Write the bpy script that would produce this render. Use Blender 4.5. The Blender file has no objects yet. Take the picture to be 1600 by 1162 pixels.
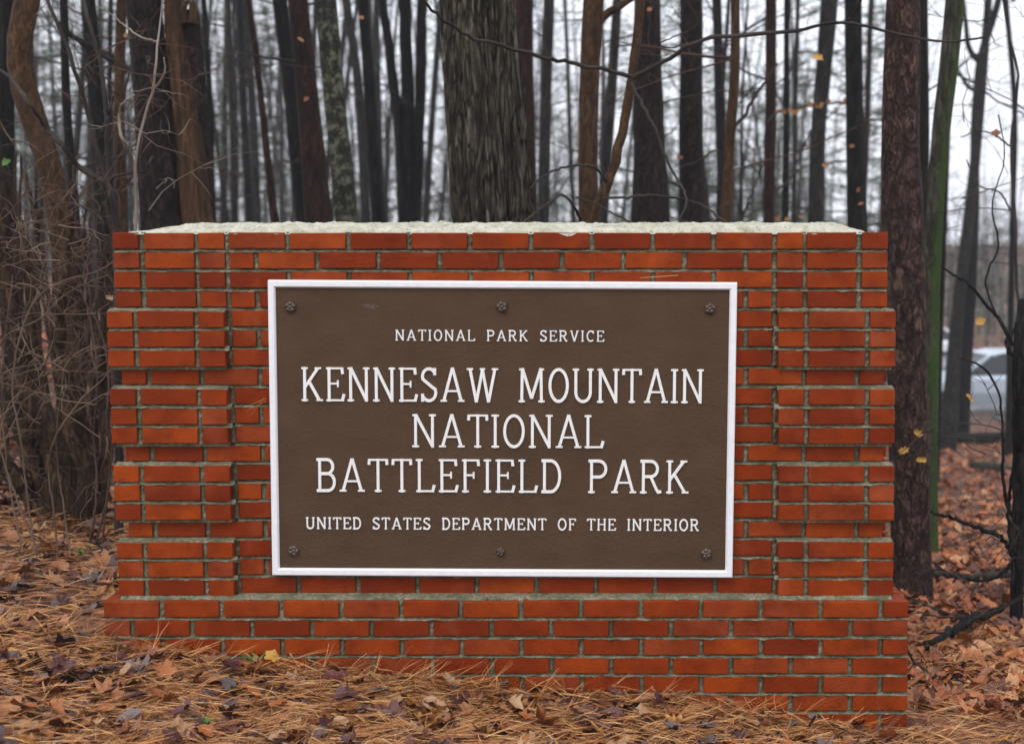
import bpy, bmesh, math, random
import numpy as np
from mathutils import Vector, noise as mnoise

S = bpy.context.scene
COL = S.collection
R = math.radians
rng = np.random.default_rng(11)
random.seed(11)

# ------------------------------------------------------------------ camera, sky, sun, exposure
PITCH, CAMX, CAMY, CAMZ, F, PPX, PPY = 0.098, 0.265, -5.0, 1.778, 2222.0, 900.0, 581.0
cd = bpy.data.cameras.new('camera')
cam = bpy.data.objects.new('camera', cd); COL.objects.link(cam)
cam.location = (CAMX, CAMY, CAMZ); cam.rotation_euler = (math.pi/2 - PITCH, 0, 0)
cd.sensor_width = 36; cd.lens = F/1600*36
cd.shift_x = -(PPX-800)/1600
cd.clip_start = 0.1; cd.clip_end = 2000
cd.dof.use_dof = True; cd.dof.focus_distance = 4.96; cd.dof.aperture_fstop = 2.7
S.camera = cam

W = bpy.data.worlds.new('World'); S.world = W; W.use_nodes = True
nt = W.node_tree; nt.nodes.clear()
sky = nt.nodes.new('ShaderNodeTexSky'); sky.sky_type = 'NISHITA'; sky.sun_disc = False
SUN_EL, SUN_AZ = 52, 200
sky.sun_elevation = R(SUN_EL); sky.sun_rotation = R(SUN_AZ)
sky.air_density = 1.0; sky.dust_density = 6.0; sky.ozone_density = 1.0
hs = nt.nodes.new('ShaderNodeHueSaturation'); hs.inputs['Saturation'].default_value = 0.22
tint = nt.nodes.new('ShaderNodeMix'); tint.data_type = 'RGBA'; tint.blend_type = 'MULTIPLY'
tint.inputs[0].default_value = 1.0; tint.inputs[7].default_value = (0.98, 0.99, 1.03, 1)
bg = nt.nodes.new('ShaderNodeBackground'); bg.inputs['Strength'].default_value = 0.10
wo = nt.nodes.new('ShaderNodeOutputWorld')
cloud = nt.nodes.new('ShaderNodeMix'); cloud.data_type = 'RGBA'; cloud.inputs[0].default_value = 0.8
cloud.inputs[7].default_value = (11.6, 11.9, 12.4, 1)      # even overcast layer
nt.links.new(sky.outputs[0], hs.inputs['Color']); nt.links.new(hs.outputs[0], cloud.inputs[6]); nt.links.new(cloud.outputs[2], tint.inputs[6])
nt.links.new(tint.outputs[2], bg.inputs['Color']); nt.links.new(bg.outputs[0], wo.inputs['Surface'])

sl = bpy.data.lights.new('sun', 'SUN'); sl.energy = 0.8; sl.angle = R(25); sl.color = (1, 0.97, 0.93)
sun = bpy.data.objects.new('sun', sl); COL.objects.link(sun)
sd = Vector((math.sin(R(SUN_AZ))*math.cos(R(SUN_EL)), math.cos(R(SUN_AZ))*math.cos(R(SUN_EL)), math.sin(R(SUN_EL))))
sun.rotation_euler = sd.to_track_quat('Z', 'Y').to_euler(); sun.location = sd*30

S.view_settings.view_transform = 'Standard'; S.view_settings.look = 'None'
S.view_settings.gamma = 1; S.view_settings.exposure = 0.42
S.render.engine = 'CYCLES'
S.cycles.max_bounces = 6; S.cycles.diffuse_bounces = 3; S.cycles.glossy_bounces = 3
S.cycles.transparent_max_bounces = 8; S.cycles.volume_bounces = 0
S.cycles.use_denoising = True

# ------------------------------------------------------------------ helpers
def at(px, py, Y):
    """photo pixel -> world point on the vertical plane y = Y"""
    a, b = (px-PPX)/F, (py-PPY)/F
    c, s = math.cos(PITCH), math.sin(PITCH)
    d = Vector((a, c - b*s, -s - b*c))
    t = (Y-CAMY)/d.y
    return Vector((CAMX, CAMY, CAMZ)) + d*t

def smooth(e0, e1, x):
    t = np.clip((np.asarray(x, float)-e0)/(e1-e0), 0, 1); return t*t*(3-2*t)

def g(x, y):
    """height of the ground"""
    x = np.asarray(x, float); y = np.asarray(y, float)
    z = 0.165 - 0.12*np.clip(x, -5, 2.4) - 0.01*np.clip(x-2.4, 0, 20)
    sx = 0.25 + 0.75*smooth(-5, 1.2, x)
    z = z - sx*0.098*np.clip(y-2.6, 0, 24) - 0.03*np.clip(y-46, 0, 60)
    z = z + 0.02*np.sin(x*2.1+y*1.3)*np.cos(y*1.7-x*0.6) + 0.012*np.sin(x*5.3+1)*np.sin(y*4.7)
    return z
def gz(x, y): return float(g(x, y))

def tag(o, label=None, cat=None, group=None, kind=None):
    if label: o['label'] = label
    if cat: o['category'] = cat
    if group: o['group'] = group
    if kind: o['kind'] = kind
    return o

def link(o, parent=None):
    COL.objects.link(o)
    if parent is not None: o.parent = parent
    return o

def empty(name, loc=(0, 0, 0)):
    o = bpy.data.objects.new(name, None); o.location = loc; o.empty_display_size = 0.1
    return link(o)

def np_mesh(name, V, faces_list, mat=None, smooth_shade=False):
    """V (N,3); faces_list: list of (M,k) int arrays"""
    me = bpy.data.meshes.new(name)
    V = np.asarray(V, np.float32)
    me.vertices.add(len(V)); me.vertices.foreach_set('co', V.ravel())
    fl = [np.asarray(f, np.int32) for f in faces_list if len(f)]
    nl = sum(f.size for f in fl); nf = sum(len(f) for f in fl)
    me.loops.add(nl); me.polygons.add(nf)
    me.loops.foreach_set('vertex_index', np.concatenate([f.ravel() for f in fl]))
    tot = np.concatenate([np.full(len(f), f.shape[1], np.int32) for f in fl])
    st = np.concatenate([[0], np.cumsum(tot)[:-1]]).astype(np.int32)
    me.polygons.foreach_set('loop_start', st); me.polygons.foreach_set('loop_total', tot)
    me.polygons.foreach_set('use_smooth', np.full(nf, bool(smooth_shade)))
    me.update(calc_edges=True); me.validate()
    if mat: me.materials.append(mat)
    return me

def obj(name, me, parent=None, loc=None):
    o = bpy.data.objects.new(name, me)
    if loc is not None: o.location = loc
    return link(o, parent)

class MB:
    """collects pieces that belong to one mesh"""
    def __init__(s): s.V = []; s.T = []; s.Q = []; s.n = 0
    def add(s, V, T=None, Q=None):
        V = np.asarray(V, float)
        if T is not None and len(T): s.T.append(np.asarray(T, int)+s.n)
        if Q is not None and len(Q): s.Q.append(np.asarray(Q, int)+s.n)
        s.V.append(V); s.n += len(V); return s
    def box(s, x0, x1, y0, y1, z0, z1):
        V = [(x, y, z) for z in (z0, z1) for y in (y0, y1) for x in (x0, x1)]
        return s.add(V, Q=[(0, 2, 3, 1), (4, 5, 7, 6), (0, 1, 5, 4), (2, 6, 7, 3), (0, 4, 6, 2), (1, 3, 7, 5)])
    def tube(s, P, r, sides=6, cap=True):
        P = np.asarray(P, float); n = len(P); r = np.broadcast_to(np.asarray(r, float), (n,))
        t = np.gradient(P, axis=0); t /= np.linalg.norm(t, axis=1)[:, None]+1e-9
        ref = np.array([1., 0, 0]) if abs(t[0][0]) < .8 else np.array([0, 1., 0])
        u = ref - t*(t@ref)[:, None]; u /= np.linalg.norm(u, axis=1)[:, None]+1e-9
        w = np.cross(t, u)
        a = np.linspace(0, 2*np.pi, sides, endpoint=False)
        V = P[:, None, :] + r[:, None, None]*(np.cos(a)[None, :, None]*u[:, None, :] + np.sin(a)[None, :, None]*w[:, None, :])
        i = np.arange(n-1)[:, None]*sides; j = np.arange(sides)[None, :]; k = (j+1) % sides
        Q = np.stack([i+j, i+k, i+sides+k, i+sides+j], -1).reshape(-1, 4)
        V = V.reshape(-1, 3); T = None
        if cap:
            V = np.vstack([V, P[-1:]]); e = (n-1)*sides
            T = np.stack([e+np.arange(sides), e+(np.arange(sides)+1) % sides, np.full(sides, n*sides)], -1)
        return s.add(V, T, Q)
    def mesh(s, name, mat=None, sm=False):
        return np_mesh(name, np.vstack(s.V), [np.vstack(f) for f in (s.T, s.Q) if f], mat, sm)

def catmull(P, n):
    P = np.asarray(P, float); m = len(P)
    if m == 2: return P[0] + (P[1]-P[0])*np.linspace(0, 1, n)[:, None]
    d = np.concatenate([[0], np.cumsum(np.linalg.norm(np.diff(P, axis=0), axis=1))]); d /= d[-1]
    T = np.linspace(0, 1, n); dt = np.maximum(np.diff(d), 1e-6); sl = np.diff(P, axis=0)/dt[:, None]
    m_ = np.vstack([sl[:1], (sl[:-1]*dt[1:, None]+sl[1:]*dt[:-1, None])/(dt[1:]+dt[:-1])[:, None], sl[-1:]])
    i = np.clip(np.searchsorted(d, T, 'right')-1, 0, m-2); h = ((T-d[i])/dt[i])[:, None]; D = dt[i][:, None]
    out = (2*h**3-3*h**2+1)*P[i]+(h**3-2*h**2+h)*D*m_[i]+(-2*h**3+3*h**2)*P[i+1]+(h**3-h**2)*D*m_[i+1]
    return out

# ------------------------------------------------------------------ materials
class NT:
    def __init__(s, name):
        s.m = bpy.data.materials.new(name); s.m.use_nodes = True
        s.t = s.m.node_tree; s.b = s.t.nodes['Principled BSDF']; s.co = None
    def n(s, typ, **kw):
        q = s.t.nodes.new('ShaderNode'+typ)
        for k, v in kw.items():
            if hasattr(q, k): setattr(q, k, v)
            else: q.inputs[k].default_value = v
        return q
    def l(s, a, b): s.t.links.new(a, b)
    def coords(s, kind='Object', scale=(1, 1, 1)):
        if kind == 'World': c = s.n('NewGeometry').outputs['Position']
        else: c = s.n('TexCoord').outputs[kind]
        mp = s.n('Mapping'); mp.inputs['Scale'].default_value = scale
        s.l(c, mp.inputs['Vector']); return mp.outputs[0]
    def noise(s, vec, scale, detail=4, rough=.6, dist=0):
        q = s.n('TexNoise'); q.inputs['Scale'].default_value = scale; q.inputs['Detail'].default_value = detail
        q.inputs['Roughness'].default_value = rough; q.inputs['Distortion'].default_value = dist
        s.l(vec, q.inputs['Vector']); return q.outputs[0]
    def voro(s, vec, scale, feature='F1'):
        q = s.n('TexVoronoi'); q.feature = feature; q.inputs['Scale'].default_value = scale
        s.l(vec, q.inputs['Vector']); return q.outputs[0]
    def ramp(s, fac, stops, interp='LINEAR'):
        q = s.n('ValToRGB'); e = q.color_ramp.elements; q.color_ramp.interpolation = interp
        while len(e) < len(stops): e.new(0.5)
        for el, (p, c) in zip(e, stops):
            el.position = p; el.color = (*c, 1) if not isinstance(c, (int, float)) else (c, c, c, 1)
        s.l(fac, q.inputs[0]); return q.outputs[0]
    def mix(s, fac, a, b, mode='MIX'):
        q = s.n('Mix'); q.data_type = 'RGBA'; q.blend_type = mode
        for i, v in ((0, fac), (6, a), (7, b)):
            if hasattr(v, 'is_linked'): s.l(v, q.inputs[i])
            else: q.inputs[i].default_value = v if i == 0 else (*v, 1)
        return q.outputs[2]
    def math(s, op, a, b=0.5):
        q = s.n('Math'); q.operation = op
        for i, v in enumerate((a, b)):
            if hasattr(v, 'is_linked'): s.l(v, q.inputs[i])
            else: q.inputs[i].default_value = v
        return q.outputs[0]
    def set(s, **kw):
        for k, v in kw.items():
            k = k.replace('_', ' ')
            if hasattr(v, 'is_linked'): s.l(v, s.b.inputs[k])
            else: s.b.inputs[k].default_value = (*v, 1) if isinstance(v, tuple) else v
    def bump(s, h, strength=.5, dist=.005):
        q = s.n('Bump'); q.inputs['Strength'].default_value = strength; q.inputs['Distance'].default_value = dist
        s.l(h, q.inputs['Height']); s.l(q.outputs[0], s.b.inputs['Normal'])

def mat_brick():
    m = NT('brick_clay'); w = m.coords('World')
    oi = m.n('ObjectInfo').outputs['Random']
    c = m.ramp(oi, [(0, (.185, .021, .002)), (.3, (.235, .031, .0025)), (.55, (.285, .041, .003)), (.8, (.345, .056, .004)), (1, (.25, .045, .012))])
    n1 = m.noise(w, 9, 5, .65)
    c = m.mix(m.ramp(n1, [(.35, 0.0), (.72, .85)]), c, (.125, .015, .002))
    n2 = m.noise(w, 55, 4, .7)
    c = m.mix(m.ramp(n2, [(.62, 0.0), (.78, .6)]), c, (.10, .018, .008))
    n3 = m.noise(w, 4.2, 3, .6)
    c = m.mix(m.ramp(n3, [(.58, 0.0), (.74, .35)]), c, (.42, .10, .045))
    v = m.noise(w, 21, 7, .8)
    c = m.mix(m.ramp(v, [(.60, 0.0), (.66, .6)]), c, (.06, .02, .012))
    pale = m.noise(m.coords('World', (1, 1, 2.2)), 38, 5, .75)
    c = m.mix(m.ramp(pale, [(.66, 0.0), (.74, .55)]), c, (.30, .17, .10))
    m.set(Base_Color=c, Roughness=m.ramp(m.noise(w, 6, 4), [(.3, .34), (.7, .68)]))
    m.b.inputs['Specular IOR Level'].default_value = .10
    m.bump(m.math('ADD', m.noise(w, 190, 5, .7), m.math('MULTIPLY', m.noise(w, 40, 5, .7), 1.6)), .75, .003)
    return m.m

def mat_mortar():
    m = NT('mortar'); w = m.coords('World')
    n = m.noise(w, 14, 5, .65)
    c = m.ramp(m.noise(w, 70, 4, .7), [(.3, (.07, .063, .04)), (.53, (.22, .20, .13)), (.77, (.45, .415, .305))])
    c = m.mix(m.ramp(n, [(.42, 0.0), (.64, .8)]), c, (.060, .072, .028))
    c = m.mix(m.ramp(m.noise(w, 30, 4, .7), [(.6, 0.0), (.74, .7)]), c, (.10, .085, .06))
    m.set(Base_Color=c, Roughness=.9)
    m.bump(m.noise(w, 220, 5, .7), .8, .004)
    return m.m

def mat_cap():
    m = NT('cap_mortar'); w = m.coords('World')
    c = m.ramp(m.noise(w, 24, 6, .75), [(.25, (.20, .19, .12)), (.45, (.50, .48, .37)), (.7, (.72, .70, .60))])
    c = m.mix(m.ramp(m.noise(w, 5, 4), [(.5, 0.0), (.75, .5)]), c, (.40, .41, .24))
    c = m.mix(m.ramp(m.noise(w, 90, 3), [(.60, 0.0), (.70, .8)]), c, (.12, .10, .06))
    m.set(Base_Color=c, Roughness=.95)
    m.bump(m.noise(w, 150, 6, .75), .9, .008)
    return m.m

def mat_plate():
    m = NT('brown_enamel'); w = m.coords('World', (1, 1, 1.5))
    c = m.ramp(m.noise(w, 5, 5), [(.3, (.072, .043, .026)), (.7, (.094, .056, .035))])
    spk = m.noise(w, 120, 3, .6)
    c = m.mix(m.ramp(spk, [(.67, 0.0), (.74, .5)]), c, (.17, .13, .10))
    m.set(Base_Color=c, Roughness=m.ramp(m.noise(w, 40, 4), [(.3, .55), (.7, .75)])); m.b.inputs['Specular IOR Level'].default_value = .05
    b = m.math('ADD', m.ramp(m.noise(w, 60, 5, .7), [(.45, 0.0), (.8, 1.0)]), m.math('MULTIPLY', m.noise(w, 11, 3), .8))
    m.bump(b, .55, .003)
    return m.m

def mat_white():
    m = NT('white_enamel'); w = m.coords('World')
    c = m.ramp(m.noise(w, 30, 5), [(.3, (.74, .75, .78)), (.7, (.84, .85, .87))])
    c = m.mix(m.ramp(m.noise(w, 26, 5, .8), [(.70, 0.0), (.76, .8)]), c, (.25, .19, .13))
    m.set(Base_Color=c, Roughness=.42); m.bump(m.noise(w, 130, 4), .35, .002)
    return m.m

def mat_letter():
    m = NT('white_letter_paint'); w = m.coords('World')
    m.set(Base_Color=m.ramp(m.noise(w, 60, 4), [(.3, (.74, .74, .72)), (.6, (.82, .82, .81))]), Roughness=.8)
    m.bump(m.noise(w, 200, 3), .25, .002); return m.m

def mat_bolt():
    m = NT('bolt_bronze'); w = m.coords('World')
    m.set(Base_Color=m.ramp(m.noise(w, 150, 4), [(.35, (.045, .028, .020)), (.7, (.15, .105, .08))]), Roughness=.4, Metallic=.3)
    return m.m

def mat_bark(name, dark, light, plates=18, stretch=.16, moss=None, lichen=None, bump=.9, vor=.14, moss_dir=None, dist=.025, spots=None):
    m = NT(name); w = m.coords('Object', (1, 1, stretch))
    wp = m.n('TexNoise'); wp.inputs['Scale'].default_value = plates*.5; wp.inputs['Detail'].default_value = 3; m.l(w, wp.inputs['Vector'])
    vm0 = m.n('VectorMath'); vm0.operation = 'MULTIPLY_ADD'; m.l(wp.outputs['Color'], vm0.inputs[0]); vm0.inputs[1].default_value = (.16, .16, .16); m.l(m.coords('Object', (1, 1, stretch*1.3)), vm0.inputs[2]); wn = vm0.outputs[0]
    a = m.noise(w, plates, 6, .7, 1.2)
    v = m.voro(wn, plates*.7, 'DISTANCE_TO_EDGE')
    h = m.math('ADD', a, m.math('MULTIPLY', m.ramp(v, [(0, 0.0), (.10, 1.0)]), vor))
    c = m.ramp(h, [(.40+vor*.5, tuple(x*.30 for x in dark)), (.52+vor*.8, dark), (.66+vor, light)])
    big = m.noise(m.coords('Object', (1, 1, .5)), 2.2, 4, .6)
    c = m.mix(m.ramp(big, [(.4, 0.0), (.7, .6)]), c, tuple(x*.6 for x in dark))
    if lichen:
        c = m.mix(m.ramp(m.noise(m.coords('Object'), 15, 5, .75), [(.5, 0.0), (.6, .85)]), c, lichen)
    if moss:
        f = m.ramp(m.noise(m.coords('Object', (1, 1, .5)), 4, 5, .7), [(.36, 0.0), (.62, .95)])
        if moss_dir:
            ge = m.n('NewGeometry'); vm = m.n('VectorMath'); vm.operation = 'DOT_PRODUCT'
            m.l(ge.outputs['Normal'], vm.inputs[0]); vm.inputs[1].default_value = moss_dir
            f = m.ramp(m.math('ADD', m.math('MULTIPLY', vm.outputs['Value'], .30), m.math('ADD', m.math('MULTIPLY', f, .4), m.math('MULTIPLY', m.noise(m.coords('Object', (1, 1, .4)), 11, 5, .7), .55))), [(.44, .0), (.80, .9)])
        c = m.mix(f, c, moss)
    if spots:
        c = m.mix(m.ramp(m.noise(m.coords('Object', (1, 1, .6)), 7, 5, .7), [(.54, 0.0), (.68, .8)]), c, spots)
    m.set(Base_Color=c, Roughness=.8); m.b.inputs['Specular IOR Level'].default_value = .15
    m.bump(h, bump, dist); return m.m

def mat_twig(name, c0, c1):
    m = NT(name); w = m.coords('World')
    m.set(Base_Color=m.ramp(m.noise(w, 3, 3), [(.35, c0), (.65, c1)]), Roughness=.8); m.b.inputs['Specular IOR Level'].default_value = .15; return m.m

def mat_islands(name, stops, rough=.6, mott=True, trans=0):
    m = NT(name); ge = m.n('NewGeometry'); w = m.coords('World')
    c = m.ramp(ge.outputs['Random Per Island'], stops, 'CONSTANT')
    if mott:
        c = m.mix(m.ramp(m.noise(w, 60, 4), [(.35, .0), (.75, .55)]), c, (.05, .022, .012))
    m.set(Base_Color=c, Roughness=rough); return m.m

def mat_leaf(name, c0, c1, rough=.5):
    m = NT(name); oi = m.n('ObjectInfo').outputs['Random']; w = m.coords('Object')
    c = m.ramp(oi, [(0, c0), (1, c1)])
    c = m.mix(m.ramp(m.noise(w, 45, 4), [(.4, 0.0), (.75, .6)]), c, tuple(x*.4 for x in c0))
    m.set(Base_Color=c, Roughness=rough)
    m.bump(m.noise(w, 90, 3), .4, .003); return m.m

def mat_ground():
    m = NT('leaf_litter_ground'); w = m.coords('World')
    v = m.n('TexVoronoi'); v.inputs['Scale'].default_value = 14; m.l(m.coords('World', (1, 1, .3)), v.inputs['Vector'])
    hv = m.n('SeparateColor'); m.l(v.outputs['Color'], hv.inputs[0])
    c = m.ramp(hv.outputs[0], [(0, (.04, .016, .010)), (.25, (.13, .045, .018)), (.5, (.25, .085, .027)), (.7, (.20, .065, .022)), (.88, (.36, .145, .055))], 'CONSTANT')
    c = m.mix(m.ramp(m.noise(w, 40, 4), [(.4, 0.0), (.7, .7)]), c, (.055, .028, .02))
    m.set(Base_Color=c, Roughness=.8)
    m.bump(m.math('ADD', v.outputs['Distance'], m.noise(w, 70, 4)), .9, .03); return m.m

def mat_asphalt():
    m = NT('wet_asphalt'); w = m.coords('World')
    m.set(Base_Color=m.ramp(m.noise(w, 3, 5), [(.3, (.05, .052, .056)), (.7, (.10, .102, .108))]),
          Roughness=m.ramp(m.noise(w, .7, 4), [(.4, .16), (.65, .45)])); return m.m

M = dict(brick=mat_brick(), mortar=mat_mortar(), cap=mat_cap(), plate=mat_plate(), white=mat_white(), letter=mat_letter(),
         bolt=mat_bolt(), ground=mat_ground(), asphalt=mat_asphalt(),
         oak=mat_bark('oak_bark', (.058, .049, .035), (.24, .205, .155), 22, .19, vor=.26, bump=1.0, dist=.04),
         oldwood=mat_bark('old_shrub_bark', (.042, .025, .015), (.12, .076, .042), 26, .25, bump=.6, spots=(.02, .014, .011)),
         pine=mat_bark('red_pine_bark', (.040, .022, .017), (.17, .105, .080), 26, .42, vor=.2, spots=(.022, .015, .014)),
         darkpine=mat_bark('dark_pine_bark', (.0162, .0102, .0093), (.0570, .0348, .0300), 24, .35, vor=.18),
         brown=mat_bark('brown_bark', (.0576, .0295, .0137), (.1224, .0662, .0324), 30, .3, bump=.35, dist=.012, spots=(.06, .034, .02)),
         dark=mat_bark('dark_bark', (.0102, .0090, .0087), (.0330, .0294, .0276), 24, .2),
         grey=mat_bark('grey_bark', (.0270, .0246, .0222), (.0750, .0684, .0600), 26, .22, bump=.5),
         red=mat_bark('reddish_bark', (.0315, .0140, .0105), (.0735, .0364, .0266), 24, .25),
         lichen=mat_bark('lichen_bark', (.0270, .0276, .0204), (.0660, .0660, .0480), 20, .4, lichen=(.16, .165, .11)),
         moss=mat_bark('mossy_bark', (.045, .043, .030), (.115, .110, .080), 24, .25, moss=(.032, .068, .009), moss_dir=(.95, -.3, .1), bump=.6),
         split=mat_bark('splintered_bark', (.0744, .0384, .0186), (.1550, .0868, .0434), 22, .1, spots=(.03, .02, .017)),
         twig=mat_twig('twig_bark', (.022, .018, .016), (.055, .046, .040)),
         twigred=mat_twig('reddish_twig', (.050, .026, .020), (.12, .075, .06)),
         twigbrown=mat_twig('brown_twig', (.060, .036, .024), (.17, .12, .085)),
         twigpale=mat_twig('pale_twig', (.13, .11, .09), (.24, .20, .165)),
         pinegreen=mat_twig('pine_foliage', (.055, .085, .040), (.10, .13, .065)),
         )

# ------------------------------------------------------------------ ground
def axis(lo, hi, dense0, dense1, step, grow):
    a = list(np.arange(dense0, dense1+1e-6, step)); s = step
    while a[-1] < hi: s *= grow; a.append(a[-1]+s)
    s = step
    while a[0] > lo: s *= grow; a.insert(0, a[0]-s)
    return np.array(a)
xs = axis(-400, 400, -4, 5, .1, 1.16); ys = axis(-60, 700, -2, 9, .1, 1.13)
XX, YY = np.meshgrid(xs, ys); ZZ = g(XX, YY)
nx, ny = len(xs), len(ys)
i = np.arange(ny-1)[:, None]*nx + np.arange(nx-1)[None, :]
Q = np.stack([i, i+1, i+nx+1, i+nx], -1).reshape(-1, 4)
tag(obj('ground', np_mesh('ground', np.stack([XX, YY, ZZ], -1).reshape(-1, 3), [Q], M['ground'], True)), kind='structure')

# parking road beyond the wood, laid on the levelled ground
rx = np.linspace(2, 60, 30); ry = np.linspace(27.5, 44, 20)
XX, YY = np.meshgrid(rx, ry); ZZ = g(XX, YY) + .02
i = np.arange(19)[:, None]*30 + np.arange(29)[None, :]
Q = np.stack([i, i+1, i+31, i+30], -1).reshape(-1, 4)
tag(obj('road', np_mesh('road', np.stack([XX, YY, ZZ], -1).reshape(-1, 3), [Q], M['asphalt'], True)), kind='structure')

# ------------------------------------------------------------------ brick wall
T, C, BH, DEP = 1.776, .0683, .0565, .40
PROUD, PPR = .037, .072
def lean(x, z): return x + .013*(T-z)
brick_cache = {}
def brick_mesh(L, H, D):
    k = (round(L, 3), round(H, 3), round(D, 3), random.randrange(4))
    if k in brick_cache: return brick_cache[k]
    bm = bmesh.new(); bmesh.ops.create_cube(bm, size=1)
    for v in bm.verts:
        v.co.x = v.co.x*L + random.uniform(-.0012, .0012)
        v.co.z = v.co.z*H + random.uniform(-.0011, .0011)
        v.co.y = v.co.y*D + random.uniform(-.0008, .0008)
    bmesh.ops.bevel(bm, geom=bm.edges[:], offset=.002, segments=1, affect='EDGES')
    me = bpy.data.meshes.new('brick'); bm.to_mesh(me); bm.free(); me.materials.append(M['brick'])
    brick_cache[k] = me; return me

wall = empty('brick_sign_wall', (0, .2, -.05))
tag(wall, 'low orange red brick wall with proud banded ends and a rough pale mortar cap', 'wall')
bpy.context.view_layer.update()
def wpart(name, me, parent=None):
    o = bpy.data.objects.new(name, me); link(o, parent or wall)
    if parent is None: o.location = -wall.location
    return o

# bed and head joints are pieces of a struck mortar strip
def bed_strip(mb, x0, x1, yf, zt, h, seed):
    """struck joint: deep under the upper brick, nearly flush on the lower one"""
    n = max(4, int((x1-x0)/.012)); X = np.linspace(x0, x1, n); r = np.random.default_rng(seed)
    def w(a, k): return np.convolve(r.normal(0, 1, n+6), np.ones(k)/k, 'same')[3:-3][:n]*a
    top = np.stack([X, yf+.019+w(.002, 3), np.full(n, zt+.002)], -1)
    mid = np.stack([X, yf+.013+w(.003, 2), zt-h*.50+w(.0022, 3)], -1)
    low = np.stack([X, yf-.0005+w(.0035, 2), zt-h*.82+w(.003, 3)], -1)
    bot = np.stack([X, yf+.003+w(.002, 2), np.full(n, zt-h-.002)], -1)
    V = np.stack([top, mid, low, bot], 1).reshape(-1, 3)
    i = np.arange(n-1)[:, None]*4 + np.arange(3)[None, :]
    mb.add(V, Q=np.stack([i, i+1, i+5, i+4], -1).reshape(-1, 4))
def head_strip(mb, x0, x1, yf, z0, z1, seed):
    n = 6; Zz = np.linspace(z0-.002, z1+.002, n); r = np.random.default_rng(seed); xm = (x0+x1)/2
    a = np.stack([np.full(n, x0-.002), np.full(n, yf+.015), Zz], -1)
    b = np.stack([xm+r.normal(0, .002, n), yf+.008+r.normal(0, .002, n), Zz], -1)
    c = np.stack([np.full(n, x1+.002), np.full(n, yf+.015), Zz], -1)
    V = np.stack([a, b, c], 1).reshape(-1, 3); i = np.arange(n-1)[:, None]*3 + np.arange(2)[None, :]
    mb.add(V, Q=np.stack([i, i+1, i+4, i+3], -1).reshape(-1, 4))

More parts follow.
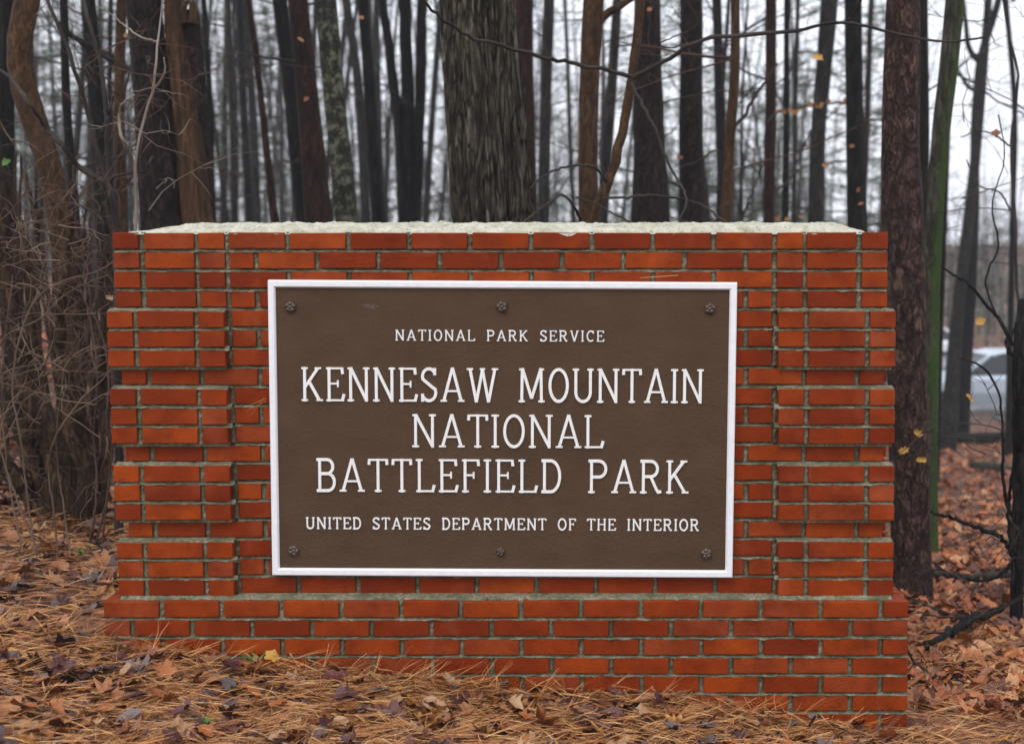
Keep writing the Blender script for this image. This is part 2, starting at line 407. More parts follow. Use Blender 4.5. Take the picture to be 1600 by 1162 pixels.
PX0, PX1, PZ0, PZ1 = -.80, .80, .60, 1.58      # hidden behind the plaque
core = MB(); pier_core = {-1: MB(), 1: MB()}; plinth_core = MB(); rest = MB()
todo = []                                       # (part, x0, x1, z, H, yfront, depth)
sd_ = 1
def row_spans_center(r):
    J, L = .018, .195
    sp = []
    if r % 2:
        p = (2*.951+J)/9
        for k in range(9): sp.append((-.951+k*p, -.951+k*p+p-J))
    else:
        sp.append((-.951, -.868)); p = (2*.850+J)/8
        for k in range(8): sp.append((-.850+k*p, -.850+k*p+p-J))
        sp.append((.868, .951))
    return sp
for r in range(1, 20):
    zt = T-(r-1)*C; zb = zt-BH; zc = (zt+zb)/2
    recess = r in (8, 12, 16); band = r > 4 and not recess
    cs = row_spans_center(r)
    if recess: cs = cs[1:-1]
    for a, b in cs:
        if a > PX0 and b < PX1 and zt < PZ1 and zb > PZ0: continue
        todo.append(('body', a, b, zc, 0))
    for (a, b), (c, d) in zip(cs[:-1], cs[1:]):
        head_strip(core, lean(b, zc), lean(c, zc), 0, zb, zt, sd_); sd_ += 1
    for s in (-1, 1):
        if recess: ps = [(.868, 1.056), (1.073, 1.243), (1.262, 1.346)]
        elif band: ps = [(.970, 1.0585), (1.0765, 1.2715), (1.290, 1.379)]
        else: ps = [(.969, 1.0585), (1.0745, 1.2465), (1.2675, 1.357)]
        yf = -PROUD if band else 0
        for a, b in ps: todo.append(('pier%d' % s, *sorted((s*a, s*b)), zc, yf))
        for (a, b), (c, d) in zip(ps[:-1], ps[1:]):
            q = sorted((s*b, s*c)); head_strip(pier_core[s], lean(q[0], zc), lean(q[1], zc), yf, zb, zt, sd_); sd_ += 1
        inner = ps[0][0]
        q = sorted((s*(.850 if recess else .951), s*inner))
        head_strip(core, lean(q[0], zc), lean(q[1], zc), 0, zb, zt, sd_); sd_ += 1
        xo = ps[-1][1]
        q = sorted((s*(inner+.004), s*(xo-.008)))
        # core of the pier course, a little behind the brick faces, and the bed joint under it
        pier_core[s].box(lean(q[0], zc), lean(q[1], zc), yf+.0205, .30, zb-.0135, zt)
        if r < 19:
            nxt_band = (r+1) > 4 and (r+1) not in (8, 12, 16)
            y2 = -PROUD if (band and nxt_band) else (.018 if band else 0)
            ww = 1.379 if (band and nxt_band) else (1.357 if r < 5 else 1.346)
            q = sorted((s*.955, s*(ww-.003)))
            bed_strip(pier_core[s], lean(q[0], zb), lean(q[1], zb), y2, zb, C-BH, sd_); sd_ += 1
            if (not band) and nxt_band:      # mortar wash on the ledge of the band below
                q = sorted((s*.965, s*1.376)); X = np.linspace(q[0], q[1], 40)
                hh = zb-(C-BH); A = np.stack([X, np.full(40, .004), hh+.009+rng.normal(0, .0012, 40)], -1)
                B = np.stack([X, -PROUD+.004+rng.normal(0, .0014, 40), np.full(40, hh+.0035)], -1)
                B2 = np.stack([X, np.full(40, -PROUD+.003), np.full(40, hh-.003)], -1)
                V = np.stack([A, B, B2], 1).reshape(-1, 3); V[:, 0] = lean(V[:, 0], hh); ii = np.arange(39)[:, None]*3+np.arange(2)[None, :]
                pier_core[s].add(V, Q=np.stack([ii, ii+1, ii+4, ii+3], -1).reshape(-1, 4))
        # bricks on the end faces and the back
        yy0 = yf+.104
        xe = 1.379 if (recess or band) else 1.357
        for k, (ya, yb) in enumerate(((yy0, .205), (.219, .30), (.312, DEP)) if r % 2 else ((yy0, .30), (.312, DEP))):
            q = sorted((s*(xe-.09), s*xe)); rest.box(lean(q[0], zc), lean(q[1], zc), ya, yb, zb, zt)
    bed_q = (-.955, .955)
    if r < 19: bed_strip(core, lean(bed_q[0], zb), lean(bed_q[1], zb), 0, zb, C-BH, sd_); sd_ += 1
    core.box(lean(-.955, zc), lean(.955, zc),   .0202, .30, zb-.0135, zt)
    nb = 12
    for k in range(-1, nb):
        a = -1.28+(k+(.5 if r % 2 else 0))*.213; b = a+.195
        a, b = max(a, -1.285), min(b, 1.285)
        if b-a > .03: rest.box(lean(a, zc), lean(b, zc), .31, DEP, zb, zt)
core.box(lean(-1.27, 1), lean(1.27, 1), .12, DEP-.009, T-19*C, T-.002)

NP_ROWS = 8; PT = T-19*C; PW = 1.424
for r in range(NP_ROWS):
    zt = PT-r*C; zb = zt-BH; zc = (zt+zb)/2; p = (2*PW+.018)/13.5
    sp = []
    if r % 2 == 0:
        for k in range(13): sp.append((-PW+k*p, -PW+k*p+p-.018))
        sp.append((-PW+13*p, PW))
    else:
        sp.append((-PW, -PW+p/2-.018))
        for k in range(13): sp.append((-PW+p/2+k*p, -PW+p/2+k*p+p-.018))
    for a, b in sp:
        if max(gz(a, -.07), gz(b, -.07)) - .02 > zt and min(gz(a, -.07), gz(b, -.07)) - .02 > zt: continue
        todo.append(('plinth', a, b, zc, -PPR))
    for (a, b), (c, d) in zip(sp[:-1], sp[1:]):
        head_strip(plinth_core, lean(b, zc), lean(c, zc), -PPR, zb, zt, sd_); sd_ += 1
    bed_strip(plinth_core, lean(-PW+.003, zb), lean(PW-.003, zb), -PPR, zb, C-BH, sd_); sd_ += 1
    for s in (-1, 1):
        for k, (ya, yb) in enumerate(((.048, .24), (.258, DEP+.06)) if r % 2 else ((.048, .14), (.158, .35), (.368, DEP+.06))):
            q = sorted((s*(PW-.10), s*PW)); rest.box(lean(q[0], zc), lean(q[1], zc), ya, yb, zb, zt)
plinth_core.box(lean(-PW+.010, .2), lean(PW-.010, .2), -PPR+.0205, DEP+.05, -.35, PT-.0045)
# sloped mortar wash where the body stands on the plinth
X = np.linspace(-1.372, 1.372, 260); hh = PT
A = np.stack([X, np.full(260, .003), hh+.0125+rng.normal(0, .0008, 260)], -1)
A[:, 1] = np.where(np.abs(X) > .962, -PROUD+.003, .003)
B = np.stack([X, -PPR*.60+rng.normal(0, .003, 260), np.full(260, hh+.006)], -1)
B2 = np.stack([X, -PPR*.70+rng.normal(0, .0035, 260), np.full(260, hh+.0015)], -1)
B3 = B2.copy(); B3[:, 2] -= .008
V = np.stack([A, B, B2, B3], 1).reshape(-1, 3); V[:, 0] = lean(V[:, 0], hh); ii = np.arange(259)[:, None]*4+np.arange(3)[None, :]
plinth_core.add(V, Q=np.stack([ii, ii+1, ii+5, ii+4], -1).reshape(-1, 4))

parts = {'body': wpart('wall_body', core.mesh('wall_body', M['mortar'])), 'plinth': wpart('plinth', plinth_core.mesh('plinth', M['mortar'])),
         'pier-1': wpart('pier', pier_core[-1].mesh('pier', M['mortar'])), 'pier1': wpart('pier', pier_core[1].mesh('pier', M['mortar']))}
for pt, a, b, zc, yf in todo:
    D = .104
    o = bpy.data.objects.new('brick', brick_mesh(b-a, BH, D)); link(o, parts[pt])
    o.location = (lean((a+b)/2, zc), yf+D/2+random.uniform(-.0015, .0015), zc+random.uniform(-.001, .001))
    o.rotation_euler = (random.gauss(0, .006), random.gauss(0, .004), random.gauss(0, .005))
ro = wpart('end_and_back_bricks', rest.mesh('end_and_back_bricks', M['brick'])); ro['kind'] = 'stuff'

# rough mortar cap, mounded along the middle of the wall top
cx, cyy = np.linspace(-1.312, 1.285, 420), np.linspace(.006, DEP-.02, 44)
XX, YY = np.meshgrid(cx, cyy)
ends = np.minimum(.16+.84*smooth(-1.31, -1.08, XX), .2+.8*smooth(1.30, 1.17, XX))
fr = np.minimum(smooth(-.012, .085, YY), smooth(DEP, DEP-.09, YY))
ZZ = np.zeros_like(XX)
for a in range(XX.shape[0]):
    for b in range(XX.shape[1]):
        v = Vector((XX[a, b], YY[a, b], 0))
        n = mnoise.fractal(v*16, .7, 2.1, 6); n2 = mnoise.noise(v*4)
        ZZ[a, b] = (.032+.003*n2+.0055*n)*ends[a, b]*fr[a, b] + .003*n*ends[a, b]
e = (XX < -1.31) | (XX > 1.283) | (YY < .01) | (YY > DEP-.024)
ZZ = np.where(e, -.006, np.maximum(ZZ, -.002)) + T
YY = YY + .004*np.sin(XX*90) * (YY < .03) + .003*np.sin(XX*37+2) * (YY < .03)
ny_, nx_ = XX.shape; i = np.arange(ny_-1)[:, None]*nx_ + np.arange(nx_-1)[None, :]
Q = np.stack([i, i+1, i+nx_+1, i+nx_], -1).reshape(-1, 4)
V = np.stack([XX, YY, ZZ], -1).reshape(-1, 3)
capm = MB(); capm.add(V, Q=Q)
# dribble of mortar over the top course
capm.add([(.205, -.003, T-.003), (.268, -.003, T-.002), (.252, -.004, T-.011), (.236, -.0045, T-.014), (.221, -.004, T-.009), (.20, .012, T+.001), (.275, .012, T+.001)],
         T=[(0, 4, 1), (4, 2, 1), (4, 3, 2), (5, 0, 1), (5, 1, 6)])
wpart('mortar_cap', capm.mesh('mortar_cap', M['cap'], False))

# ------------------------------------------------------------------ plaque
YFR = -.034
tl, tr, bl, br = at(415, 441, YFR), at(1151, 437.5, YFR), at(427, 901.5, YFR), at(1147, 901, YFR)
zt_, zb_ = (tl.z+tr.z)/2, (bl.z+br.z)/2
pw = ((tr.x-tl.x)+(br.x-bl.x))/2; ph = zt_-zb_
pcx = ((tl.x+tr.x)/2+(bl.x+br.x)/2)/2; pcz = (zt_+zb_)/2
plaque = empty('park_sign_plaque', (pcx, 0, pcz))
tag(plaque, 'brown metal plaque with raised white lettering and white frame on the brick wall', 'sign')
plaque.rotation_euler = (0, .0055, 0)
fw = .0275
hx, hz = pw/2, ph/2
mb = MB(); mb.box(-hx+.004, hx-.004, -.022, -.001, -hz+.004, hz-.004); obj('plate', mb.mesh('plate', M['plate']), plaque)
bm = bmesh.new()
prof = [(0, -.002), (.0015, YFR+.003), (.005, YFR), (fw-.006, YFR), (fw-.001, YFR+.006), (fw, -.020)]
rings = [[bm.verts.new((sx*(hx-o), y, sz*(hz-o))) for sx, sz in ((-1, -1), (1, -1), (1, 1), (-1, 1))] for o, y in prof]
for a, b in zip(rings[:-1], rings[1:]):
    for k in range(4): bm.faces.new((a[k], a[(k+1) % 4], b[(k+1) % 4], b[k]))
bmesh.ops.recalc_face_normals(bm, faces=bm.faces[:])
me = bpy.data.meshes.new('frame'); bm.to_mesh(me); bm.free(); me.materials.append(M['white']); obj('frame', me, plaque)

def arc(cx, cy, rx, ry, a0, a1, n=12):
    return [(cx+rx*math.cos(R(a0+(a1-a0)*k/n)), cy+ry*math.sin(R(a0+(a1-a0)*k/n))) for k in range(n+1)]
def serif(x, y, l=.11, r=.11): return ('s', [(x-l, y), (x+r, y)])
ST, SB = .965, .035
GL = {
 'A': (.80, [[(.10, .03), (.40, 1.0)], [(.40, 1.0), (.70, .03)], ('s', [(.20, .32), (.60, .32)]), serif(.10, SB), serif(.70, SB)]),
 'B': (.66, [[(.12, 0), (.12, 1)], [(.02, ST), (.36, ST)]+arc(.36, .755, .19, .21, 90, -90)+[(.12, .545)], [(.12, .545), (.38, .545)]+arc(.38, .29, .22, .255, 90, -90)+[(.02, .035)]]),
 'C': (.68, [arc(.38, .5, .30, .46, 48, 312, 22), [(.60, .98), (.585, .74)]]),
 'D': (.68, [[(.12, 0), (.12, 1)], [(.02, ST), (.32, ST)]+arc(.32, .5, .30, .465, 90, -90, 18)+[(.02, .035)]]),
 'E': (.64, [[(.12, 0), (.12, 1)], ('s', [(.02, ST), (.56, ST)]), [(.56, .99), (.585, .80)], ('s', [(.12, .52), (.42, .52)]), ('s', [(.42, .62), (.42, .42)]), ('s', [(.02, SB), (.58, SB)]), [(.57, .01), (.63, .22)]]),
 'F': (.60, [[(.12, 0), (.12, 1)], ('s', [(.02, ST), (.54, ST)]), [(.54, .99), (.565, .80)], ('s', [(.12, .52), (.40, .52)]), ('s', [(.40, .62), (.40, .42)]), serif(.12, SB, .1, .12)]),
 'H': (.74, [[(.12, 0), (.12, 1)], [(.62, 0), (.62, 1)], ('s', [(.12, .52), (.62, .52)]), serif(.12, SB), serif(.12, ST), serif(.62, SB), serif(.62, ST)]),
 'I': (.26, [[(.13, 0), (.13, 1)], serif(.13, SB, .12, .12), serif(.13, ST, .12, .12)]),
 'K': (.74, [[(.12, 0), (.12, 1)], [(.58, .97), (.12, .40)], [(.27, .58), (.62, .03)], serif(.12, SB), serif(.12, ST), serif(.58, ST), serif(.63, SB)]),
 'L': (.62, [[(.12, 0), (.12, 1)], serif(.12, ST), ('s', [(.02, SB), (.56, SB)]), [(.55, .01), (.61, .22)]]),
 'M': (.92, [[(.12, 0), (.14, 1)], [(.14, 1.0), (.46, .12)], [(.46, .12), (.78, 1.0)], [(.78, 1), (.80, 0)], serif(.12, SB), serif(.80, SB), ('s', [(.03, ST), (.15, ST)]), ('s', [(.77, ST), (.89, ST)])]),
 'N': (.78, [[(.12, 0), (.12, 1)], [(.12, .99), (.66, .03)], [(.66, 0), (.66, 1)], serif(.12, SB), serif(.66, ST), ('s', [(.02, ST), (.14, ST)])]),
 'O': (.74, [arc(.37, .5, .30, .465, 90, 450, 30)]),
 'P': (.66, [[(.12, 0), (.12, 1)], [(.02, ST), (.36, ST)]+arc(.36, .725, .23, .24, 90, -90)+[(.12, .485)], serif(.12, SB)]),
 'R': (.74, [[(.12, 0), (.12, 1)], [(.02, ST), (.36, ST)]+arc(.36, .735, .22, .23, 90, -90)+[(.12, .505)], [(.36, .505), (.55, .12), (.61, .04), (.71, .06)], serif(.12, SB)]),
 'S': (.62, [arc(.31, .745, .22, .22, 30, 200, 12)+[(.16, .62), (.44, .42)]+arc(.31, .27, .235, .235, 25, -150, 12), [(.51, .99), (.51, .78)], [(.09, .01), (.09, .24)]]),
 'T': (.66, [[(.33, 0), (.33, 1)], ('s', [(.03, ST), (.63, ST)]), [(.05, .99), (.035, .82)], [(.61, .99), (.625, .82)], serif(.33, SB)]),
 'U': (.74, [[(.12, 1), (.12, .30)]+arc(.37, .30, .25, .265, 180, 360, 14)+[(.62, 1)], serif(.12, ST), serif(.62, ST)]),
 'V': (.74, [[(.10, .98), (.37, 0)], [(.37, 0), (.64, .98)], serif(.10, ST), serif(.64, ST)]),
 'W': (1.06, [[(.10, .98), (.32, 0)], [(.32, 0), (.53, .95)], [(.53, .95), (.74, 0)], [(.74, 0), (.96, .98)], serif(.10, ST), serif(.96, ST), serif(.53, ST, .09, .09)]),
}
def stroke(mb, P, w, hgt):
    P = np.array(P, float); keep = [0]+[k for k in range(1, len(P)) if np.linalg.norm(P[k]-P[keep_last[0]]) > 1e-5 or keep_last.__setitem__(0, k)] if False else list(range(len(P)))
    P = P[keep]; d = np.diff(P, axis=0); L = np.linalg.norm(d, axis=1); ok = L > 1e-6
    P = np.vstack([P[:-1][ok], P[-1:]]); d = d[ok]/L[ok][:, None]
    n = len(P); closed = np.linalg.norm(P[0]-P[-1]) < 1e-5
    nr = np.stack([-d[:, 1], d[:, 0]], -1)
    N = np.zeros((n, 2)); N[0] = nr[0]; N[-1] = nr[-1]
    for k in range(1, n-1):
        m = nr[k-1]+nr[k]; m /= np.linalg.norm(m)+1e-9; N[k] = m/max(.5, m@nr[k])
    if closed:
        m = nr[0]+nr[-1]; m /= np.linalg.norm(m); N[0] = N[-1] = m
    V = []
    for o, y in ((.5, .001), (.485, -hgt*.6), (.42, -hgt), (-.42, -hgt), (-.485, -hgt*.6), (-.5, .001)):
        q = P+N*w*o; V.append(np.stack([q[:, 0], np.full(n, y), q[:, 1]], -1))
    V = np.stack(V, 1).reshape(-1, 3)
    i = np.arange(n-1)[:, None]*6 + np.arange(5)[None, :]
    Q = np.stack([i, i+1, i+7, i+6], -1).reshape(-1, 4)
    T_ = [(0, 1, 2), (0, 2, 3), (0, 3, 4), (0, 4, 5)]; e = (n-1)*6
    T_ += [(e, e+2, e+1), (e, e+3, e+2), (e, e+4, e+3), (e, e+5, e+4)]
    mb.add(V, T_, Q)
let_cache = {}
def letter_mesh(ch, H, sx, sw):
    k = (ch, round(H, 4), round(sx, 4))
    if k in let_cache: return let_cache[k]
    mb = MB()
    for q, st in enumerate(GL[ch][1]):
        ser = isinstance(st, tuple); P = st[1] if ser else st
        stroke(mb, [(x*H*sx, z*H) for x, z in P], H*sw*(.62 if ser else 1), (.0062 if H > .07 else .0042)-q*.00022)
    me = mb.mesh('letter', M['letter']); let_cache[k] = me; return me
for txt, x0, x1, ytop, ybot, sw, sp, gap in (
    ('NATIONAL PARK SERVICE', 617, 943, 514.5, 531.5, .132, .20, .62), ('KENNESAW MOUNTAIN', 471, 1099, 573.5, 627, .090, .10, .50),
    ('NATIONAL', 644, 943, 646, 698, .090, .10, .5), ('BATTLEFIELD PARK', 495, 1076, 716, 768, .090, .12, .62),
    ('UNITED STATES DEPARTMENT OF THE INTERIOR', 479, 1093, 808, 826, .138, .16, .62)):
    a, b = at(x0, ybot, -.022), at(x1, ybot, -.022); zt2 = at(x0, ytop, -.022).z
    H = zt2-a.z; wid = b.x-a.x
    nat = sum(GL[c][0] if c != ' ' else gap for c in txt) + sp*(len(txt)-1)
    sx = wid/(nat*H); x = a.x
    for c in txt:
        if c == ' ': x += (gap+sp)*H*sx; continue
        o = obj('letter', letter_mesh(c, H, sx, sw), plaque, (x-pcx, -.0222, a.z-pcz-0.003)); x += (GL[c][0]+sp)*H*sx
def rosette():
    mb = MB(); n = 40; V = [(0, -.0135, 0)]
    rr = [.0035, .0055, .008, .011, .0135, .0175, .0195, .0195]; hh = [.0135, .0095, .0105, .0135, .0115, .0095, .004, -.002]
    for r_, h in zip(rr, hh):
        for k in range(n):
            a = 2*math.pi*k/n; lob = abs(math.sin(a*2.5+.4))
            q = r_*(1+(.10*(lob-.5) if r_ > .01 else 0)); d = h*(1+(.38*(lob-.6) if .006 < r_ < .0185 else 0))
            V.append((q*math.cos(a), -d, q*math.sin(a)))
    F_ = [(0, 1+(k+1) % n, 1+k) for k in range(n)]
    Q = [(1+j*n+k, 1+j*n+(k+1) % n, 1+(j+1)*n+(k+1) % n, 1+(j+1)*n+k) for j in range(len(rr)-1) for k in range(n)]
    mb.add(V, F_, Q); return mb.mesh('rosette_bolt', M['bolt'], True)
rm = rosette()
for k, (x, y) in enumerate(((453, 481), (783, 479), (1108, 480), (460, 861), (783, 861), (1104.5, 862))):
    p = at(x, y, -.022); o = obj('rosette_bolt', rm, plaque, (p.x-pcx, -.0225, p.z-pcz)); o.rotation_euler = (0, random.uniform(0, 6), 0)
    if k == 4: o.scale = (.8, 1, .8)
# scar of flaked paint on the plate
mb = MB(); p = at(578, 480, -.022); X0, Z0 = p.x-pcx, p.z-pcz
V = [(X0, -.0232, Z0)]+[(X0+.02*(1+.5*random.random())*math.cos(a), -.0226, Z0+.007*(1+.6*random.random())*math.sin(a)) for a in np.linspace(0, 6.28, 14, endpoint=False)]
mb.add(V, [(0, 1+k, 1+(k+1) % 14) for k in range(14)]); obj('paint_flake', mb.mesh('paint_flake', M['bolt']), plaque)

# ------------------------------------------------------------------ trees
def tree_root(name, p, label, group=None, cat='tree'):
    r = empty(name, (p[0], p[1], p[2])); tag(r, label, cat, group); return r

def trunk_mesh(P, rad, sides, nseg, mat, rough=.06, furrow=0, flare=.25, seed=0, hole=None):
    """P polyline bottom->top in local coords; returns mesh"""
    C_ = catmull(P, nseg); rr = np.interp(np.linspace(0, 1, nseg), np.linspace(0, 1, len(rad)), rad)
    t = np.gradient(C_, axis=0); t /= np.linalg.norm(t, axis=1)[:, None]
    u = np.array([1., 0, 0]) - t*t[:, :1]; u /= np.linalg.norm(u, axis=1)[:, None]; w = np.cross(t, u)
    a = np.linspace(0, 2*np.pi, sides, endpoint=False)
    hgt = C_[:, 2]-C_[0, 2]
    fl = 1+flare*np.exp(-hgt/.28)
    V = np.zeros((nseg, sides, 3)); off = Vector((seed*3.7, seed*1.9, seed*7.3))
    for i in range(nseg):
        for j in range(sides):
            ca, sa = math.cos(a[j]), math.sin(a[j]); r0 = rr[i]*fl[i]
            q = Vector((ca*1.3, sa*1.3, hgt[i]*.9))+off
            d = rough*mnoise.fractal(q, .8, 2.0, 4)
            if furrow:
                f1 = mnoise.noise(Vector((ca*4.6, sa*4.6, hgt[i]*1.1))+off); f2 = mnoise.noise(Vector((ca*10, sa*10, hgt[i]*3))+off)
                rid = 1-min(1, abs(f1)*3.4); rid2 = 1-min(1, abs(f2)*2.6)
                d += furrow*(-.9*rid*rid - .45*rid2*rid2 + .25)
            d += .10*(fl[i]-1)*math.cos(a[j]*5+seed)
            V[i, j] = C_[i] + (u[i]*ca+w[i]*sa)*r0*(1+d)
    i = np.arange(nseg-1)[:, None]*sides; j = np.arange(sides)[None, :]; k = (j+1) % sides
    Q = np.stack([i+j, i+k, i+sides+k, i+sides+j], -1).reshape(-1, 4)
    Vf = np.vstack([V.reshape(-1, 3), C_[-1:]+np.array([[0, 0, rr[-1]*.3]])]); e = (nseg-1)*sides
    Tt = np.stack([e+np.arange(sides), e+(np.arange(sides)+1) % sides, np.full(sides, nseg*sides)], -1)
    return np_mesh('trunk', Vf, [Tt, Q], mat, True)

def wander(p, d, L, n, r, wob=.12, up=.0):
    """a crooked line from p in direction d"""
    P = [np.array(p, float)]; d = np.array(d, float); d /= np.linalg.norm(d)
    for k in range(n-1):
        d = d + r.normal(0, wob, 3) + np.array([0, 0, up]); d /= np.linalg.norm(d); P.append(P[-1]+d*L/(n-1))
    return np.array(P)

def limbs(mb, base, d, L, r0, r, depth=2, sides=4, kids=6, wob=.14, up=.02):
    P = wander(base, d, L, 6, r, wob, up); mb.tube(P, np.linspace(r0, r0*.25, 6), sides, False)
    if depth == 0: return
    for k in range(kids):
        t = r.uniform(.25, .98); i = min(int(t*5), 4); q = P[i]+(P[i+1]-P[i])*(t*5-i)
        dd = (P[i+1]-P[i])/np.linalg.norm(P[i+1]-P[i]) + r.normal(0, .62, 3)
        limbs(mb, q, dd, L*r.uniform(.25, .5), max(r0*.4, .0025), r, depth-1, 3, max(3, kids-2), wob*1.2, up)

def crown_mesh(seed, h0, h1, nb, Lb, r0, mat, depth=2, kids=6, tilt=.35, extra_top=True):
    """bare limbs leaving the axis x=y=0 between heights h0 and h1"""
    mb = MB(); r = np.random.default_rng(seed)
    for k in range(nb):
        h = h0+(h1-h0)*(k+r.uniform(0, 1))/nb; a = r.uniform(0, 6.283); f = 1-.55*(h-h0)/(h1-h0+1e-6)
        limbs(mb, (0, 0, h), (math.cos(a), math.sin(a), tilt+r.uniform(-.35, .6)), Lb*f*r.uniform(.5, 1.1), r0*f*r.uniform(.5, 1), r, depth, 4, kids)
    return mb.mesh('crown', mat)

HI_CROWN = [crown_mesh(100+k, 0, 6, 12, 2.6, .05, M['twig'], 2, 5, .6) for k in range(3)]

def named_tree(name, label, pts, widths, d, mat, sides=18, rough=.10, top=8.0, furrow=0, nseg=60, flare=.25, crown=True, low=0, group=None, broken=False, lowmat='twig', seed=[0]):
    """pts: photo points top->bottom along the trunk axis, widths in photo pixels; d metres from the camera"""
    seed[0] += 1; sdv = seed[0]; Y = d-5
    W3 = [np.array(at(x, y, Y)) for x, y in pts][::-1]; rad = [w*d/F/2 for w in widths][::-1]
    lo = W3[0]; nx2 = W3[1]; sl = (nx2-lo)/(nx2[2]-lo[2]+1e-6)
    sl = np.clip(sl, -.4, .4)
    zg = gz(lo[0], lo[1])
    if lo[2] > zg:
        k = lo[2]-zg+.15; b = lo-np.array([sl[0]*k, sl[1]*k, k]); b[2] = gz(b[0], b[1])-.12
        W3.insert(0, b); rad.insert(0, rad[0]*1.12)
    else: W3[0][2] = zg-.1
    if not broken:
        hi, pr = W3[-1], W3[-2]; s2 = np.clip((hi-pr)/(hi[2]-pr[2]+1e-6), -.18, .18)
        for q, zz in enumerate((hi[2]+(top-hi[2])*.5, top)):
            k = zz-hi[2]; W3.append(np.array([hi[0]+s2[0]*k*.6, hi[1]+.03*k*math.sin(sdv), zz])); rad.append(rad[-1]*(.8 if q == 0 else .55))
    P = np.array(W3); base = P[0].copy(); base[2] = gz(base[0], base[1])
    # resample radii along arc length
    dl = np.concatenate([[0], np.cumsum(np.linalg.norm(np.diff(P, axis=0), axis=1))]); dl /= dl[-1]
    rad = np.interp(np.linspace(0, 1, 40), dl, rad)
    root = tree_root(name, base, label, group)
    me = trunk_mesh(P-base, rad, sides, nseg, M[mat], rough, furrow, flare, sdv)
    obj('trunk', me, root)
    if crown and not broken:
        o = obj('crown', HI_CROWN[sdv % 3], root, P[-1]-base-np.array([0, 0, 2.5])); o.rotation_euler = (0, 0, sdv*1.7)
    if low:
        r = np.random.default_rng(500+sdv); C_ = catmull(P-base, 60)
        for k in range(low):
            mb = MB(); q = C_[r.integers(14, 44)]; a = r.uniform(0, 6.283)
            limbs(mb, q, (math.cos(a), math.sin(a)*.7, r.uniform(-.1, .5)), r.uniform(.5, 1.6), r.uniform(.005, .014), r, 2, 4, 4, .2)
            obj('branch', mb.mesh('branch', M[lowmat]), root)
    return root, P

